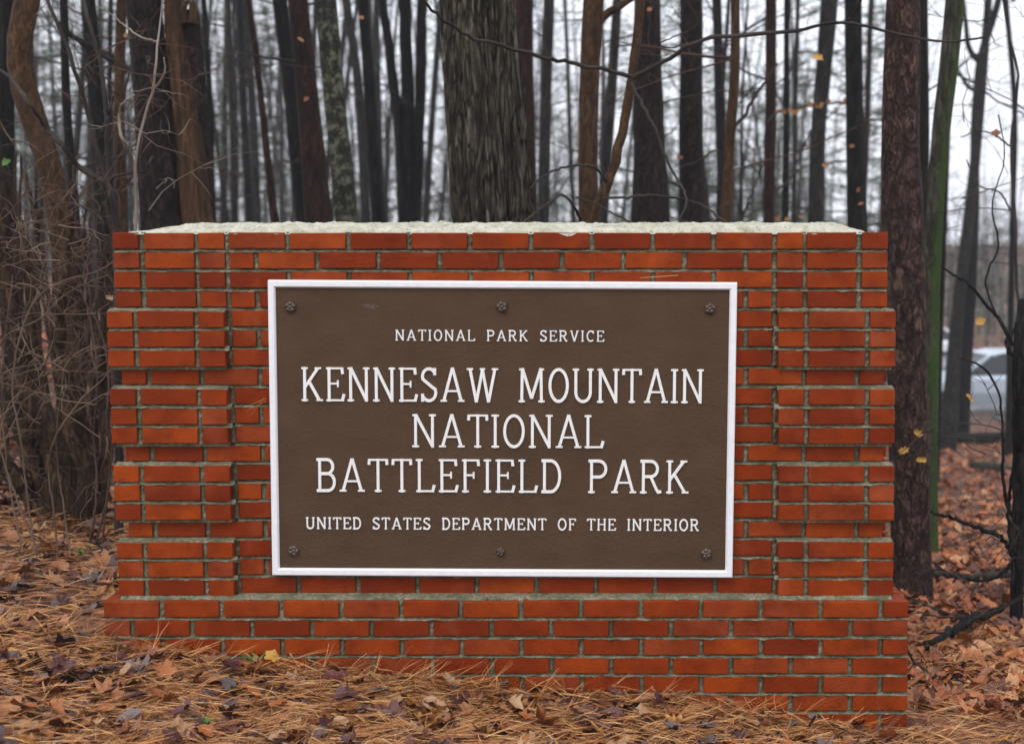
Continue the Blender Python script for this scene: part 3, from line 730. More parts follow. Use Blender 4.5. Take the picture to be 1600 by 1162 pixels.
TREES = [
 # name, label, pts(top->bottom), widths, d, mat, kwargs
 ('leaning_tree', 'crooked brown tree leaning over the thicket beside the wall', [(43, 0), (31, 60), (33, 115), (51, 180), (78, 262), (93, 345), (106, 480), (116, 620)], [38, 38, 40, 40, 38, 36, 36, 38], 7.6, 'brown', dict(low=4)),
 ('dark_tree', 'dark slim tree with a stub limb behind the leafless saplings', [(138, 0), (146, 100), (155, 200), (164, 345)], [22, 24, 26, 30], 10.5, 'dark', dict(low=5)),
 ('pine_tree', 'thick dark red pine trunk next to the splintered tree', [(224, 0), (234, 120), (245, 240), (254, 345)], [53, 56, 60, 65], 9.0, 'darkpine', dict(low=5, rough=.14)),
 ('thin_tree', 'very thin dark tree just past the splintered tree', [(318, 0), (326, 120), (333, 345)], [9, 9, 10], 13, 'dark', dict(sides=8, low=5)),
 ('thin_tree', 'thin grey tree between two thinner dark ones', [(357, 0), (362, 180), (366, 345)], [7, 8, 9], 16, 'grey', dict(sides=8, low=6)),
 ('thin_tree', 'slim reddish brown tree tilting beside the paired dark trunks', [(389, 0), (404, 120), (416, 230), (429, 345)], [9, 10, 11, 13], 11, 'red', dict(sides=10, low=4)),
 ('thin_tree', 'pale grey slim tree in front of the misty gap', [(383, 0), (393, 150), (402, 345)], [11, 12, 14], 20, 'grey', dict(sides=10, low=4)),
 ('dark_tree', 'dark trunk leaning against its reddish neighbour', [(437, 0), (452, 120), (464, 240), (475, 345)], [22, 23, 24, 26], 12, 'dark', dict(low=3)),
 ('pine_tree', 'dark red trunk of medium girth beside the lichen covered one', [(465, 0), (478, 120), (489, 240), (498, 345)], [30, 34, 38, 44], 10.5, 'red', dict(low=3)),
 ('lichen_tree', 'grey green trunk spotted with pale lichen', [(509, 0), (519, 110), (531, 230), (543, 345)], [32, 33, 34, 36], 9.6, 'lichen', dict(low=3)),
 ('thin_tree', 'slim faded grey tree behind the lichen covered trunk', [(541, 0), (558, 120), (567, 240), (572, 345)], [13, 14, 15, 16], 18, 'grey', dict(sides=10, low=4)),
 ('dark_tree', 'straight black trunk between lichen tree and forked clump', [(567, 0), (576, 120), (584, 240), (592, 345)], [16, 18, 20, 23], 13, 'dark', dict(low=4)),
 ('oak_tree', 'very wide furrowed grey oak trunk directly behind the wall', [(745, 0), (752, 110), (762, 220), (771, 345)], [110, 113, 117, 123], 6.6, 'oak', dict(sides=200, nseg=300, furrow=.27, rough=.03, low=3, flare=.4)),
 ('brown_tree', 'brown trunk half hidden behind the wide oak', [(819, 0), (820, 150), (823, 345)], [28, 29, 32], 12.5, 'red', dict(low=3)),
 ('grey_tree', 'slim grey brown tree between wide oak and smooth tan tree', [(858, 0), (853, 150), (849, 345)], [17, 18, 20], 16, 'grey', dict(low=5)),
 ('tan_tree', 'smooth tan brown tree with the dark bowed sapling at its foot', [(928, 0), (924, 60), (920, 170), (919, 345)], [33, 31, 30, 31], 8.4, 'brown', dict(rough=.06)),
 ('grey_tree', 'slender mottled tree behind the smooth tan one', [(965, 0), (957, 120), (949, 230), (942, 345)], [14, 15, 16, 17], 14, 'grey', dict(low=3)),
 ('pine_tree', 'dark scaly pine trunk behind the bowed sapling', [(1010, 0), (1012, 120), (1014, 240), (1017, 345)], [40, 44, 48, 56], 11, 'darkpine', dict(low=4, rough=.16)),
 ('pine_tree', 'upright dark pine with ragged bark beside the forked brown sapling', [(1080, 0), (1080, 120), (1080, 240), (1082, 345)], [33, 34, 36, 40], 11.5, 'darkpine', dict(low=5, rough=.18)),
 ('forked_sapling', 'slim brown tree with a knee in its stem and upswept limb', [(1149, 0), (1147, 130), (1141, 205), (1138, 270), (1133, 345)], [14, 15, 15, 15, 17], 9, 'brown', dict(sides=12, low=5, lowmat='twigred')),
 ('grey_tree', 'slim tree with peeling bark and orange leaves hanging before it', [(1205, 0), (1204, 150), (1201, 345)], [17, 17, 18], 13, 'red', dict(low=6)),
 ('thin_tree', 'thin black tree behind the hanging orange leaves', [(1229, 0), (1229, 160), (1227, 345)], [9, 10, 11], 15, 'dark', dict(sides=8, low=6)),
 ('grey_tree', 'grey trunk bending and thickening toward its foot', [(1296, 0), (1288, 100), (1279, 200), (1275, 345)], [27, 25, 22, 26], 14, 'grey', dict(low=6)),
 ('dark_tree', 'straight dark trunk next to the tall flaky pine', [(1333, 0), (1335, 160), (1339, 345)], [26, 27, 30], 12, 'dark', dict(low=6)),
 ('pine_tree', 'tall flaky red brown pine at the end of the wall', [(1411, 0), (1409, 120), (1408, 240), (1411, 345), (1416, 560), (1421, 760), (1424, 890)], [50, 52, 55, 58, 58, 54, 58], 7.2, 'pine', dict(sides=40, nseg=110, rough=.16, low=3, flare=.12)),
 ('dark_tree', 'dark slim trunk hidden between flaky pine and mossy tree', [(1442, 0), (1444, 200), (1442, 345), (1450, 700)], [15, 16, 18, 18], 11.5, 'dark', dict(low=3)),
 ('mossy_tree', 'leaning trunk coated in bright green moss beside the flaky pine', [(1493, 0), (1483, 100), (1470, 210), (1459, 345), (1452, 560), (1446, 790)], [29, 28, 27, 28, 30, 36], 8.6, 'moss', dict(sides=28, nseg=90, low=2)),
 ('dark_tree', 'dark trunk deep behind the gnarled old shrub', [(12, 0), (8, 150), (14, 345), (20, 600)], [26, 27, 28, 30], 9.4, 'dark', dict(low=5)),
 ('brown_tree', 'brown trunk filling the gap behind the leafless sapling', [(190, 0), (186, 160), (190, 345), (188, 600)], [16, 17, 20, 22], 10.2, 'brown', dict(low=6)),
 ('dark_tree', 'slim black trunk in the shade of the crooked leaning tree', [(100, 0), (104, 160), (118, 345), (126, 600)], [12, 13, 14, 16], 9.0, 'dark', dict(low=6)),
 ('far_tree', 'grey leaning tree at the edge of the car park', [(1532, 160), (1515, 330), (1497, 480), (1481, 680)], [14, 17, 20, 26], 21, 'grey', dict(low=4)),
 ('far_tree', 'dark Y-forked tree standing before the parked car', [(1560, 0), (1533, 92), (1527, 150), (1522, 345), (1505, 632)], [10, 13, 14, 16, 22], 24, 'dark', dict(low=7)),
 ('far_tree', 'slender dark tree beside the silver blue car', [(1572, 0), (1585, 160), (1582, 345), (1577, 640)], [8, 9, 9, 12], 20, 'dark', dict(sides=8, low=7)),
 ('far_tree', 'short dark trunk standing behind the foot of the mossy tree', [(1475, 345), (1468, 500), (1460, 690)], [10, 13, 18], 14, 'dark', dict(low=2)),
]
info = {}
for nm, lb, pts, wd, d, mt, kw in TREES:
    info[lb] = named_tree(nm, lb, pts, wd, d, mt, **kw)

def stem_child(root, name, px, widths, d, mat, sides=8, nseg=24, dY=None):
    Y = d-5
    P = np.array([np.array(at(x, y, Y + (dY[k] if dY else 0))) for k, (x, y) in enumerate(px)]) - np.array(root.location)
    mb = MB(); C_ = catmull(P, nseg); rr = np.interp(np.linspace(0, 1, nseg), np.linspace(0, 1, len(widths)), widths)*d/F/2
    C_ = C_ + np.random.default_rng(len(bpy.data.objects)).normal(0, 1, C_.shape)*np.minimum(1, np.arange(nseg)/4)[:, None]*np.clip(rr*.35, .0004, .003)[:, None]
    mb.tube(C_, rr, sides); return obj(name, mb.mesh(name, M[mat], True), root)

# stub limb across the dark tree, second limb of the tan tree
r0 = info['dark slim tree with a stub limb behind the leafless saplings'][0]
stem_child(r0, 'limb', [(198, 112), (175, 92), (152, 80), (120, 62), (85, 30)], [13, 13, 11, 8, 5], 10.3, 'dark')
r0 = info['smooth tan brown tree with the dark bowed sapling at its foot'][0]
stem_child(r0, 'limb', [(934, 40), (945, 25), (970, 8), (1010, -15), (1060, -60)], [13, 12, 10, 9, 7], 8.4, 'brown')

# splintered tree with a broken top
def splintered():
    d = 9.0; Y = d-5
    pts = [(268, -30), (272, 40), (284, 130), (296, 220), (304, 300), (310, 345)]
    root, P = named_tree('splintered_tree', 'splintered orange brown tree with a broken knotty top', pts, [22, 28, 34, 40, 46, 50], d, 'split', rough=.16, top=6.0, nseg=80, sides=26, crown=False)
    stem_child(root, 'broken_stub', [(318, 345), (312, 240), (306, 130), (300, 60), (297, 18)], [40, 36, 34, 30, 27], d+.05, 'darkpine', 14, 30)
    c = at(294, 12, Y)-root.location
    mb = MB(); r = np.random.default_rng(3)
    for k in range(9):
        a = r.uniform(0, 6.28); q = np.array(c)+np.array([math.cos(a)*.045, math.sin(a)*.045, -.10])
        mb.tube(np.array([q, q+np.array([r.normal(0, .01), r.normal(0, .01), .08]), q+np.array([r.normal(0, .02), r.normal(0, .02), r.uniform(.12, .2)])]), [.022, .018, .004], 5)
    obj('splinter', mb.mesh('splinter', M['split']), root)
splintered()

# clump of three stems
def clump():
    d = 14; p = at(636, 345, d-5); base = Vector((p.x, d-5, gz(p.x, d-5)))
    root = tree_root('forked_tree', base, 'dark tree dividing into three steep stems left of the wide oak')
    bx = at(640, 420, d-5)
    for px, wd in (([(645, 640), (640, 420), (632, 330), (626, 230), (612, 110), (598, 0), (570, -220)], [34, 30, 24, 18, 14, 13, 8]),
                   ([(645, 640), (641, 420), (640, 330), (638, 220), (635, 110), (633, 0), (630, -220)], [36, 32, 26, 21, 19, 18, 9]),
                   ([(645, 640), (642, 420), (648, 330), (653, 220), (658, 110), (661, 0), (680, -220)], [34, 30, 24, 18, 16, 15, 8])):
        stem_child(root, 'stem', px, wd, d, 'dark', 12, 40)
    o = obj('crown', HI_CROWN[1], root, (0, 0, 6))
clump()

# bowed dark sapling with long arching branches
def bowed():
    d = 6.9; p = at(905, 420, d-5); base = Vector((p.x, d-5, gz(p.x, d-5)))
    root = tree_root('bowed_sapling', base, 'dark bowed sapling whose long thin branches arch over the wall')
    stem_child(root, 'stem', [(880, 760), (905, 430), (925, 345), (950, 285), (970, 215), (983, 150), (990, 100), (997, 40), (1001, -20), (1004, -260), (1000, -600)], [22, 19, 17, 16, 15, 14, 14, 13, 12, 9, 4], d, 'brown', 12, 60)
    for px, w0, w1, dz in (([(986, 120), (940, 108), (880, 97), (840, 88), (780, 70), (730, 55), (690, 30), (665, 5), (640, -40)], 7, 3.5, -1.3),
                       ([(988, 122), (1010, 110), (1045, 92), (1070, 76), (1110, 60), (1160, 56), (1240, 48), (1320, 36), (1400, 52), (1480, 66), (1540, 58)], 8, 3, -.4),
                       ([(986, 130), (1003, 165), (1018, 190), (1032, 225), (1052, 270), (1062, 288), (1072, 305), (1070, 325), (1062, 342)], 6, 3, -.5),
                       ([(1320, 38), (1335, 20), (1346, 0), (1360, -30)], 4, 3, -.5),
                       ([(948, 285), (930, 262), (905, 258), (880, 262), (850, 275), (828, 296)], 4, 3, -.9),
                       ([(940, 310), (985, 308), (1020, 305), (1060, 310), (1095, 320), (1125, 340), (1150, 360)], 5, 3, -.3),
                       ([(938, 372), (910, 345), (898, 325), (880, 305), (860, 315), (840, 330), (815, 350)], 5, 3, -.9),
                       ([(900, 308), (930, 318), (955, 332), (975, 342), (1000, 356)], 3, 3, -.3),
                       ([(1075, 68), (1050, 75), (1030, 70), (1090, 35), (1075, 5)], 2.5, 2, -.4)):
        n = len(px); stem_child(root, 'branch', px, [w0, (w0+w1)/2, w1], d-.2, 'twig', 6, 40, [dz*k/n for k in range(n)])
bowed()

# fork limbs of right-hand trees
r0 = info['slim brown tree with a knee in its stem and upswept limb'][0]
stem_child(r0, 'limb', [(1141, 205), (1160, 185), (1180, 150), (1205, 115), (1215, 100)], [6, 5, 5, 4, 3], 9, 'twig', 6)
stem_child(r0, 'limb', [(1137, 260), (1120, 235), (1095, 250), (1060, 262)], [4, 3, 3, 2], 9, 'twig', 6)
r0 = info['dark Y-forked tree standing before the parked car'][0]
stem_child(r0, 'limb', [(1529, 96), (1515, 78), (1510, 45), (1505, 0), (1495, -60)], [10, 8, 7, 6, 4], 24, 'dark', 6)
stem_child(r0, 'limb', [(1523, 142), (1512, 135), (1500, 115), (1488, 90)], [7, 6, 5, 3], 24, 'dark', 6)

# ---- leafless saplings and thicket beside the wall
def shrub(name, label, d, stems, mat='twig', ntw=30, box=(0, 180, 300, 760), twmat='twigred', seed=1, tlen=(.15, .7), group=None):
    Y = d-5; x0, y0 = stems[0][0][0]; p = at(x0, y0, Y); base = Vector((p.x, Y, gz(p.x, Y)))
    root = tree_root(name, base, label, group, cat='shrub')
    r = np.random.default_rng(seed)
    for px, wd in stems:
        q0 = at(px[0][0], px[0][1], Y)
        if q0.z > gz(q0.x, Y)+.02 and px[0] == stems[0][0][0]:
            px = [(px[0][0], px[0][1]+ (q0.z-gz(q0.x, Y)+.05)*F/d)]+list(px); wd = [wd[0]]+list(wd)
        n = len(px); dy = [0]+list(np.cumsum(r.normal(0, .05, n-1)))
        stem_child(root, 'stem', px, wd, d, mat, 8, 40, dy)
    mb = MB()
    for k in range(ntw):
        q = np.array(at(r.uniform(box[0], box[1]), r.uniform(box[2], box[3]), Y+r.uniform(-.35, .35)))-np.array(base)
        a = r.uniform(0, 6.28)
        limbs(mb, q, (math.cos(a), math.sin(a)*.5, r.uniform(-.3, .9)), r.uniform(*tlen), r.uniform(.0013, .0038), r, 1, 4, 3, .26, .0)
    if ntw: obj('twigs', mb.mesh('twigs', M[twmat]), root)['kind'] = 'stuff'
    return root
shrub('leafless_sapling', 'dark leafless sapling with several arching stems close to the wall end', 6.4, [
    ([(186, 640), (184, 480), (181, 400), (178, 345), (173, 300), (168, 285), (150, 228), (136, 170), (118, 112), (98, 58), (72, -5), (50, -80)], [15, 14, 13, 12, 10, 9, 9, 8, 7, 6, 5, 4]),
    ([(170, 288), (150, 278), (125, 262), (100, 230), (72, 198), (48, 165), (20, 128), (-20, 95)], [10, 9, 8, 8, 7, 7, 6, 5]),
    ([(172, 290), (168, 230), (166, 180), (160, 115), (150, 75), (138, 30), (128, -20)], [9, 8, 7, 7, 6, 6, 5]),
    ([(166, 190), (172, 170), (177, 150)], [5, 5, 4]), ([(152, 225), (165, 190), (168, 180)], [4, 4, 4]),
    ([(172, 286), (182, 275), (200, 272), (225, 268), (232, 255), (238, 245)], [5, 4, 4, 4, 3, 3]),
    ([(160, 345), (150, 335), (122, 320), (100, 318), (75, 328)], [5, 4, 3, 3, 3])], seed=4, ntw=22, box=(60, 240, 30, 330))
shrub('pale_sapling', 'pale grey forked sapling rising beside the thick dark red pine', 6.1, [
    ([(212, 640), (212, 420), (212, 300), (212, 255), (220, 205), (228, 170), (238, 145), (244, 100), (246, 66), (252, 20), (256, -40)], [6, 6, 6, 6, 5, 5, 5, 4, 4, 3, 2]),
    ([(211, 262), (203, 240), (192, 218), (187, 200), (187, 178), (194, 160), (210, 148)], [5, 5, 5, 4, 4, 3, 3]),
    ([(238, 140), (252, 125), (258, 108), (256, 90)], [3, 3, 3, 2]), ([(246, 66), (225, 60), (200, 45), (170, 20), (150, 10)], [4, 3, 3, 2, 2])],
    mat='twigpale', seed=5, ntw=6, box=(190, 270, 60, 330), twmat='twigpale')
shrub('coppiced_shrub', 'gnarled old shrub with thick twisted stems at the edge of the leaf litter', 6.6, [
    ([(112, 830), (95, 770), (70, 690), (45, 610), (22, 520), (6, 420), (-8, 300), (-20, 120), (-40, -60)], [54, 48, 40, 34, 32, 30, 28, 26, 22]),
    ([(120, 835), (112, 770), (92, 700), (72, 640), (58, 560), (50, 470), (40, 390), (20, 320), (8, 260)], [44, 36, 28, 24, 22, 20, 17, 14, 10]),
    ([(128, 835), (135, 780), (128, 700), (118, 640), (100, 560), (95, 470), (108, 390), (112, 330)], [40, 30, 24, 20, 17, 15, 12, 8]),
    ([(140, 838), (158, 780), (166, 700), (160, 620), (164, 540), (158, 450), (164, 380)], [30, 22, 18, 15, 12, 10, 7]),
    ([(90, 835), (55, 780), (20, 740), (-20, 700)], [44, 36, 30, 26]),
    ([(100, 830), (60, 740), (25, 660), (-10, 600)], [40, 30, 26, 22])], mat='oldwood', ntw=60, seed=7, box=(-20, 170, 330, 800))
shrub('bramble', 'tangle of grey leafless bramble in front of the leaning tree', 5.9, [
    ([(92, 880), (84, 800), (76, 720), (100, 660), (130, 620), (158, 595), (176, 575)], [3, 3, 3, 3, 3, 2, 2]),
    ([(60, 890), (44, 790), (34, 700), (20, 610), (55, 470), (95, 440), (160, 420), (190, 400)], [3, 3, 3, 3, 3, 3, 2, 2]),
    ([(112, 880), (98, 780), (88, 700), (95, 620), (110, 560), (150, 540), (185, 560)], [3, 3, 3, 3, 2, 2, 2]),
    ([(40, 890), (8, 700), (15, 520), (60, 500), (90, 470), (130, 445), (170, 430)], [3, 3, 3, 3, 3, 2, 2]),
    ([(70, 890), (20, 760), (0, 690), (40, 610), (100, 625), (150, 632)], [3, 3, 3, 2, 2, 2])],
    mat='twigbrown', ntw=50, seed=9, box=(-20, 172, 335, 700), twmat='twigbrown', tlen=(.15, .55))
shrub('bramble', 'thin reddish suckers between the leaning tree and the wall end', 6.1, [
    ([(140, 850), (152, 760), (146, 680), (152, 600), (145, 520), (120, 440), (90, 400), (60, 380)], [4, 4, 3, 3, 3, 3, 2, 2]),
    ([(150, 850), (172, 740), (166, 660), (170, 600), (150, 500), (130, 470), (100, 455)], [4, 4, 3, 3, 3, 2, 2]),
    ([(160, 850), (178, 640), (172, 520), (176, 440), (150, 415), (110, 380), (70, 350)], [4, 3, 3, 3, 3, 2, 2])],
    mat='twigred', ntw=42, seed=12, box=(-10, 182, 330, 760), twmat='twigred', tlen=(.10, .6))
for q_, (lb_, dd_, sd9) in enumerate((('deep brown tangle of whips behind the gnarled old shrub', 7.6, 31), ('dark matted brush further behind the gnarled old shrub', 9.2, 32))):
    rr_ = np.random.default_rng(sd9); st_ = []
    for k in range(22):
        xb = rr_.uniform(-30, 185); xt = xb+rr_.normal(-10, 40); yb = 800-60*q_
        st_.append(([(xb, yb), (xb+rr_.normal(0, 10), yb-130), ((xb+xt)/2+rr_.normal(0, 12), yb-270), (xt, yb-rr_.uniform(380, 560))], list(np.array([5, 4.5, 4, 2.5])*rr_.uniform(.5, 2.0))))
    shrub('bramble', lb_, dd_, st_, mat='oldwood', ntw=55, seed=sd9, box=(-30, 185, 330, 780), twmat='twigbrown', tlen=(.2, .8))
shrub('dead_shrub', 'dark broken shrub trunk with crooked arching branches at the open side of the wood', 6.7, [
    ([(1588, 958), (1590, 860), (1592, 720), (1591, 600), (1596, 500), (1600, 470)], [22, 20, 19, 20, 20, 14]),
    ([(1591, 545), (1578, 530), (1562, 500), (1540, 475), (1515, 445), (1488, 428), (1470, 415)], [8, 7, 6, 5, 5, 4, 3]),
    ([(1588, 560), (1575, 545), (1600, 500), (1620, 470)], [7, 6, 6, 5]),
    ([(1588, 880), (1570, 845), (1530, 825), (1490, 810), (1455, 800)], [9, 8, 7, 6, 4]),
    ([(1588, 830), (1568, 760), (1566, 660), (1555, 600), (1530, 570), (1500, 560)], [6, 6, 5, 4, 4, 3]),
    ([(1586, 870), (1560, 900), (1510, 905), (1470, 890), (1440, 900)], [6, 5, 4, 4, 3]),
    ([(1586, 890), (1576, 800), (1590, 700), (1620, 600)], [7, 6, 5, 4]),
    ([(1560, 500), (1540, 440), (1560, 380), (1550, 330), (1570, 240), (1560, 180)], [3, 3, 3, 2, 2, 2])],
    mat='dark', ntw=26, seed=14, box=(1450, 1600, 640, 920), twmat='twig', tlen=(.2, .6))
shrub('sapling', 'wiry bare sapling with a single red brown leaf against the white sky', 8.0, [
    ([(1600, 820), (1592, 500), (1586, 345), (1580, 230), (1590, 120), (1570, 20), (1560, -60)], [6, 6, 5, 5, 4, 4, 3]),
    ([(1580, 230), (1560, 215), (1535, 205), (1500, 215)], [3, 3, 2, 2]), ([(1588, 345), (1560, 300), (1530, 290), (1510, 250)], [3, 3, 2, 2])],
    mat='twig', ntw=14, seed=15, box=(1500, 1620, 20, 420), twmat='twig', tlen=(.3, .9))

# ---- the wood behind: bare trees, each one a thing
VAR = []
for k in range(7):
    r = np.random.default_rng(40+k); h = [13, 11, 14, 9, 12, 10, 15][k]; w = [.045, .034, .06, .026, .05, .03, .07][k]
    P = wander((0, 0, -.15), (r.normal(0, .05), r.normal(0, .05), 1), h, 9, r, .035, .02)
    tm = trunk_mesh(P, np.linspace(w, w*.3, 9), 9, 30, M[['dark', 'grey', 'dark', 'red', 'grey', 'dark', 'darkpine'][k]], .08, 0, .2, 20+k)
    mb = MB(); C_ = catmull(P, 60)
    nb = [26, 30, 20, 34, 26, 30, 22][k]
    for q in range(nb):
        i = int(9+48*(q+r.uniform(0, 1))/nb); a = r.uniform(0, 6.283); f = 1-.5*i/60
        limbs(mb, C_[min(i, 58)], (math.cos(a), math.sin(a), r.uniform(-.15, .7)), r.uniform(.7, 2.1)*f*1.2, max(.012, w*.24)*f, r, 2, 4, 6, .17, .03)
    VAR.append((tm, mb.mesh('crown', M['twig'])))
# evergreen understorey pines
PINES = []
for k in range(3):
    r = np.random.default_rng(70+k); h = [9, 7.5, 11][k]
    P = wander((0, 0, -.15), (0, 0, 1), h, 8, r, .02, .02); tm = trunk_mesh(P, np.linspace(.10, .03, 8), 9, 20, M['darkpine'], .08, 0, .2, 60+k)
    mb = MB(); fol = MB(); nq = []
    for q in range(34):
        z = h*(.22+.76*(q+r.uniform(0, 1))/34); a = r.uniform(0, 6.283); L = (1.9*(1-z/h)+.45)*r.uniform(.6, 1.2)
        B = wander((0, 0, z), (math.cos(a), math.sin(a), .12), L, 6, r, .12, .01); mb.tube(B, np.linspace(.018, .005, 6), 4, False)
        for c in range(int(6+L*7)):
            t = r.uniform(.3, 1); ii = min(int(t*5), 4); c0 = B[ii]+(B[ii+1]-B[ii])*(t*5-ii)+r.normal(0, .08, 3)
            for nn in range(12):
                dd = r.normal(0, 1, 3); dd[2] = abs(dd[2])*.6; dd /= np.linalg.norm(dd); l = r.uniform(.10, .20); s_ = np.cross(dd, r.normal(0, 1, 3)); s_ /= np.linalg.norm(s_)+1e-6
                nq.append((c0-s_*.006, c0+s_*.006, c0+dd*l))
    V = np.array(nq).reshape(-1, 3); fol.add(V, np.arange(len(V)).reshape(-1, 3))
    PINES.append((tm, mb.mesh('branches', M['twig']), fol.mesh('needles', M['pinegreen'])))

placed = []
def place_ok(x, y, m):
    for a, b in placed:
        if (a-x)**2+(b-y)**2 < m*m: return False
    placed.append((x, y)); return True
rw = np.random.default_rng(77)
cnt = 0
SHORT = [(CAMX+0, '')]*0
for lb_, (rt_, P_) in info.items():
    SHORT.append((lb_, (rt_.location.x-CAMX)/(rt_.location.y-CAMY)))
NICK = {}
for lb_, t_ in SHORT:
    w_ = lb_.split(); NICK[lb_] = ' '.join(w_[:5]) if len(w_) > 5 else lb_
NICK2 = {0: 'crooked leaning tree', 1: 'dark stub-limbed tree', 2: 'thick dark red pine', 3: 'very thin dark tree', 4: 'thin grey tree', 5: 'tilting reddish tree', 6: 'pale slim tree', 7: 'leaning dark trunk',
         8: 'medium dark red trunk', 9: 'lichen covered trunk', 10: 'faded slim tree', 11: 'straight black trunk', 12: 'wide oak', 13: 'brown trunk by the oak', 14: 'slim grey brown tree', 15: 'smooth tan tree', 16: 'mottled slender tree',
         17: 'dark scaly pine', 18: 'ragged dark pine', 19: 'kneed brown tree', 20: 'peeling slim tree', 21: 'thin black tree', 22: 'bending grey trunk', 23: 'straight dark trunk', 24: 'flaky pine', 25: 'dark slim trunk by the pine', 26: 'mossy tree',
         27: 'trunk deep behind the old shrub', 28: 'brown trunk by the leafless sapling', 29: 'slim black trunk', 30: 'grey leaning tree', 31: 'Y-forked tree', 32: 'slender dark tree by the car', 33: 'short dark trunk'}
def near_tree(x, y):
    t = (x-CAMX)/(y-CAMY); k = min(range(len(SHORT)), key=lambda q: abs(SHORT[q][1]-t))
    return NICK2[k]
LAB = ['thin dark bare tree deep in the misty wood', 'slim grey bare tree deep in the misty wood', 'sturdy dark bare tree deep in the misty wood', 'thin reddish bare tree deep in the misty wood',
       'medium grey bare tree deep in the misty wood', 'slight dark bare tree with many side twigs deep in the wood', 'thick dark scaly trunk deep in the misty wood']
for tries in range(4000):
    if cnt >= 120: break
    d = 13 + 47*rw.uniform(0, 1)**.8; u = rw.uniform(-60, 1660)
    if u > 1440 and (d < 30 or rw.uniform() < .55): continue
    if u > 1340 and d < 24: continue
    x = CAMX+(u-PPX)/F*d; y = d-5
    if 27 < y < 45 and x > 2: continue
    if not place_ok(x, y, .9 if d < 30 else 1.2): continue
    k = int(rw.integers(0, 7)); tm, cm = VAR[k]
    root = tree_root('bare_tree', (x, y, gz(x, y)), LAB[k].split(' deep in')[0].replace('with many side twigs', '').strip()+(' not far' if d < 26 else ' well' if d < 42 else ' far')+' behind the '+near_tree(x, y), 'bare trees of the wood behind the wall, kind %s' % 'abcdefg'[k])
    s = rw.uniform(.8, 1.25); root.scale = (s, s, s*rw.uniform(.9, 1.1)); root.rotation_euler = (rw.normal(0, .03), rw.normal(0, .04), rw.uniform(0, 6.28))
    obj('trunk', tm, root); obj('crown', cm, root); cnt += 1
cnt = 0
for tries in range(2000):
    if cnt >= 34: break
    d = 22+34*rw.uniform(); u = rw.choice([rw.uniform(-50, 300), rw.uniform(-50, 330), rw.uniform(330, 1000), rw.uniform(960, 1400), rw.uniform(1000, 1280)])
    x = CAMX+(u-PPX)/F*d; y = d-5
    if not place_ok(x, y, 1.6): continue
    k = int(rw.integers(0, 3)); root = tree_root('young_pine', (x, y, gz(x, y)), 'soft green young pine '+('well' if d < 42 else 'far')+' behind the '+near_tree(x, y)+' in the wood', 'young pines in the wood')
    s = rw.uniform(.8, 1.2); root.scale = (s, s, s); root.rotation_euler = (0, 0, rw.uniform(0, 6.28))
    tm, bm_, fm = PINES[k]; obj('trunk', tm, root); c = obj('crown', bm_, root); obj('needles', fm, c); cnt += 1

# far edge of the wood, a mass that nobody could count
mb = MB(); rf = np.random.default_rng(5)
for k in range(360):
    d = rf.uniform(62, 105); u = rf.uniform(-150, 1750); x = CAMX+(u-PPX)/F*d; y = d-5; z = gz(x, y); h = rf.uniform(7, 16)*(1 if u < 1380 else .55)
    P = wander((x, y, z), (rf.normal(0, .05), 0, 1), h, 5, rf, .05, .02); mb.tube(P, np.linspace(rf.uniform(.03, .11), .015, 5), 5, False)
    for q in range(9):
        i = rf.integers(1, 4); a = rf.uniform(0, 6.28)
        limbs(mb, P[i]+(P[i+1]-P[i])*rf.uniform(), (math.cos(a), math.sin(a), rf.uniform(0, .7)), rf.uniform(1, 3), .018, rf, 1, 3, 6, .2)
tag(obj('distant_woods', mb.mesh('distant_woods', M['twig'])), 'misty mass of bare trees at the far edge of the wood', 'woods', kind='stuff')
mb = MB(); V = []
for k in range(300):
    d = rf.uniform(46, 100); u = rf.uniform(-150, 1750); x = CAMX+(u-PPX)/F*d; y = d-5; z = gz(x, y); hh_ = rf.uniform(3.0, 7.5)*(1 if u < 1380 else .6)
    if 27 < y < 46 and x > 2: continue
    for q in range(110):
        c0 = np.array([x, y, z+hh_*.5])+rf.normal(0, 1, 3)*np.array([.9, .9, hh_*.3]); s1 = rf.normal(0, .10, 3); s2 = rf.normal(0, .10, 3)
        V += [c0, c0+s1, c0+s2]
V = np.array(V); mb.add(V, np.arange(len(V)).reshape(-1, 3))
tag(obj('distant_undergrowth', mb.mesh('distant_undergrowth', mat_twig('undergrowth_leaf', (.10, .108, .078), (.17, .165, .125)))), 'grey green undergrowth filling the far wood', 'undergrowth', kind='stuff')

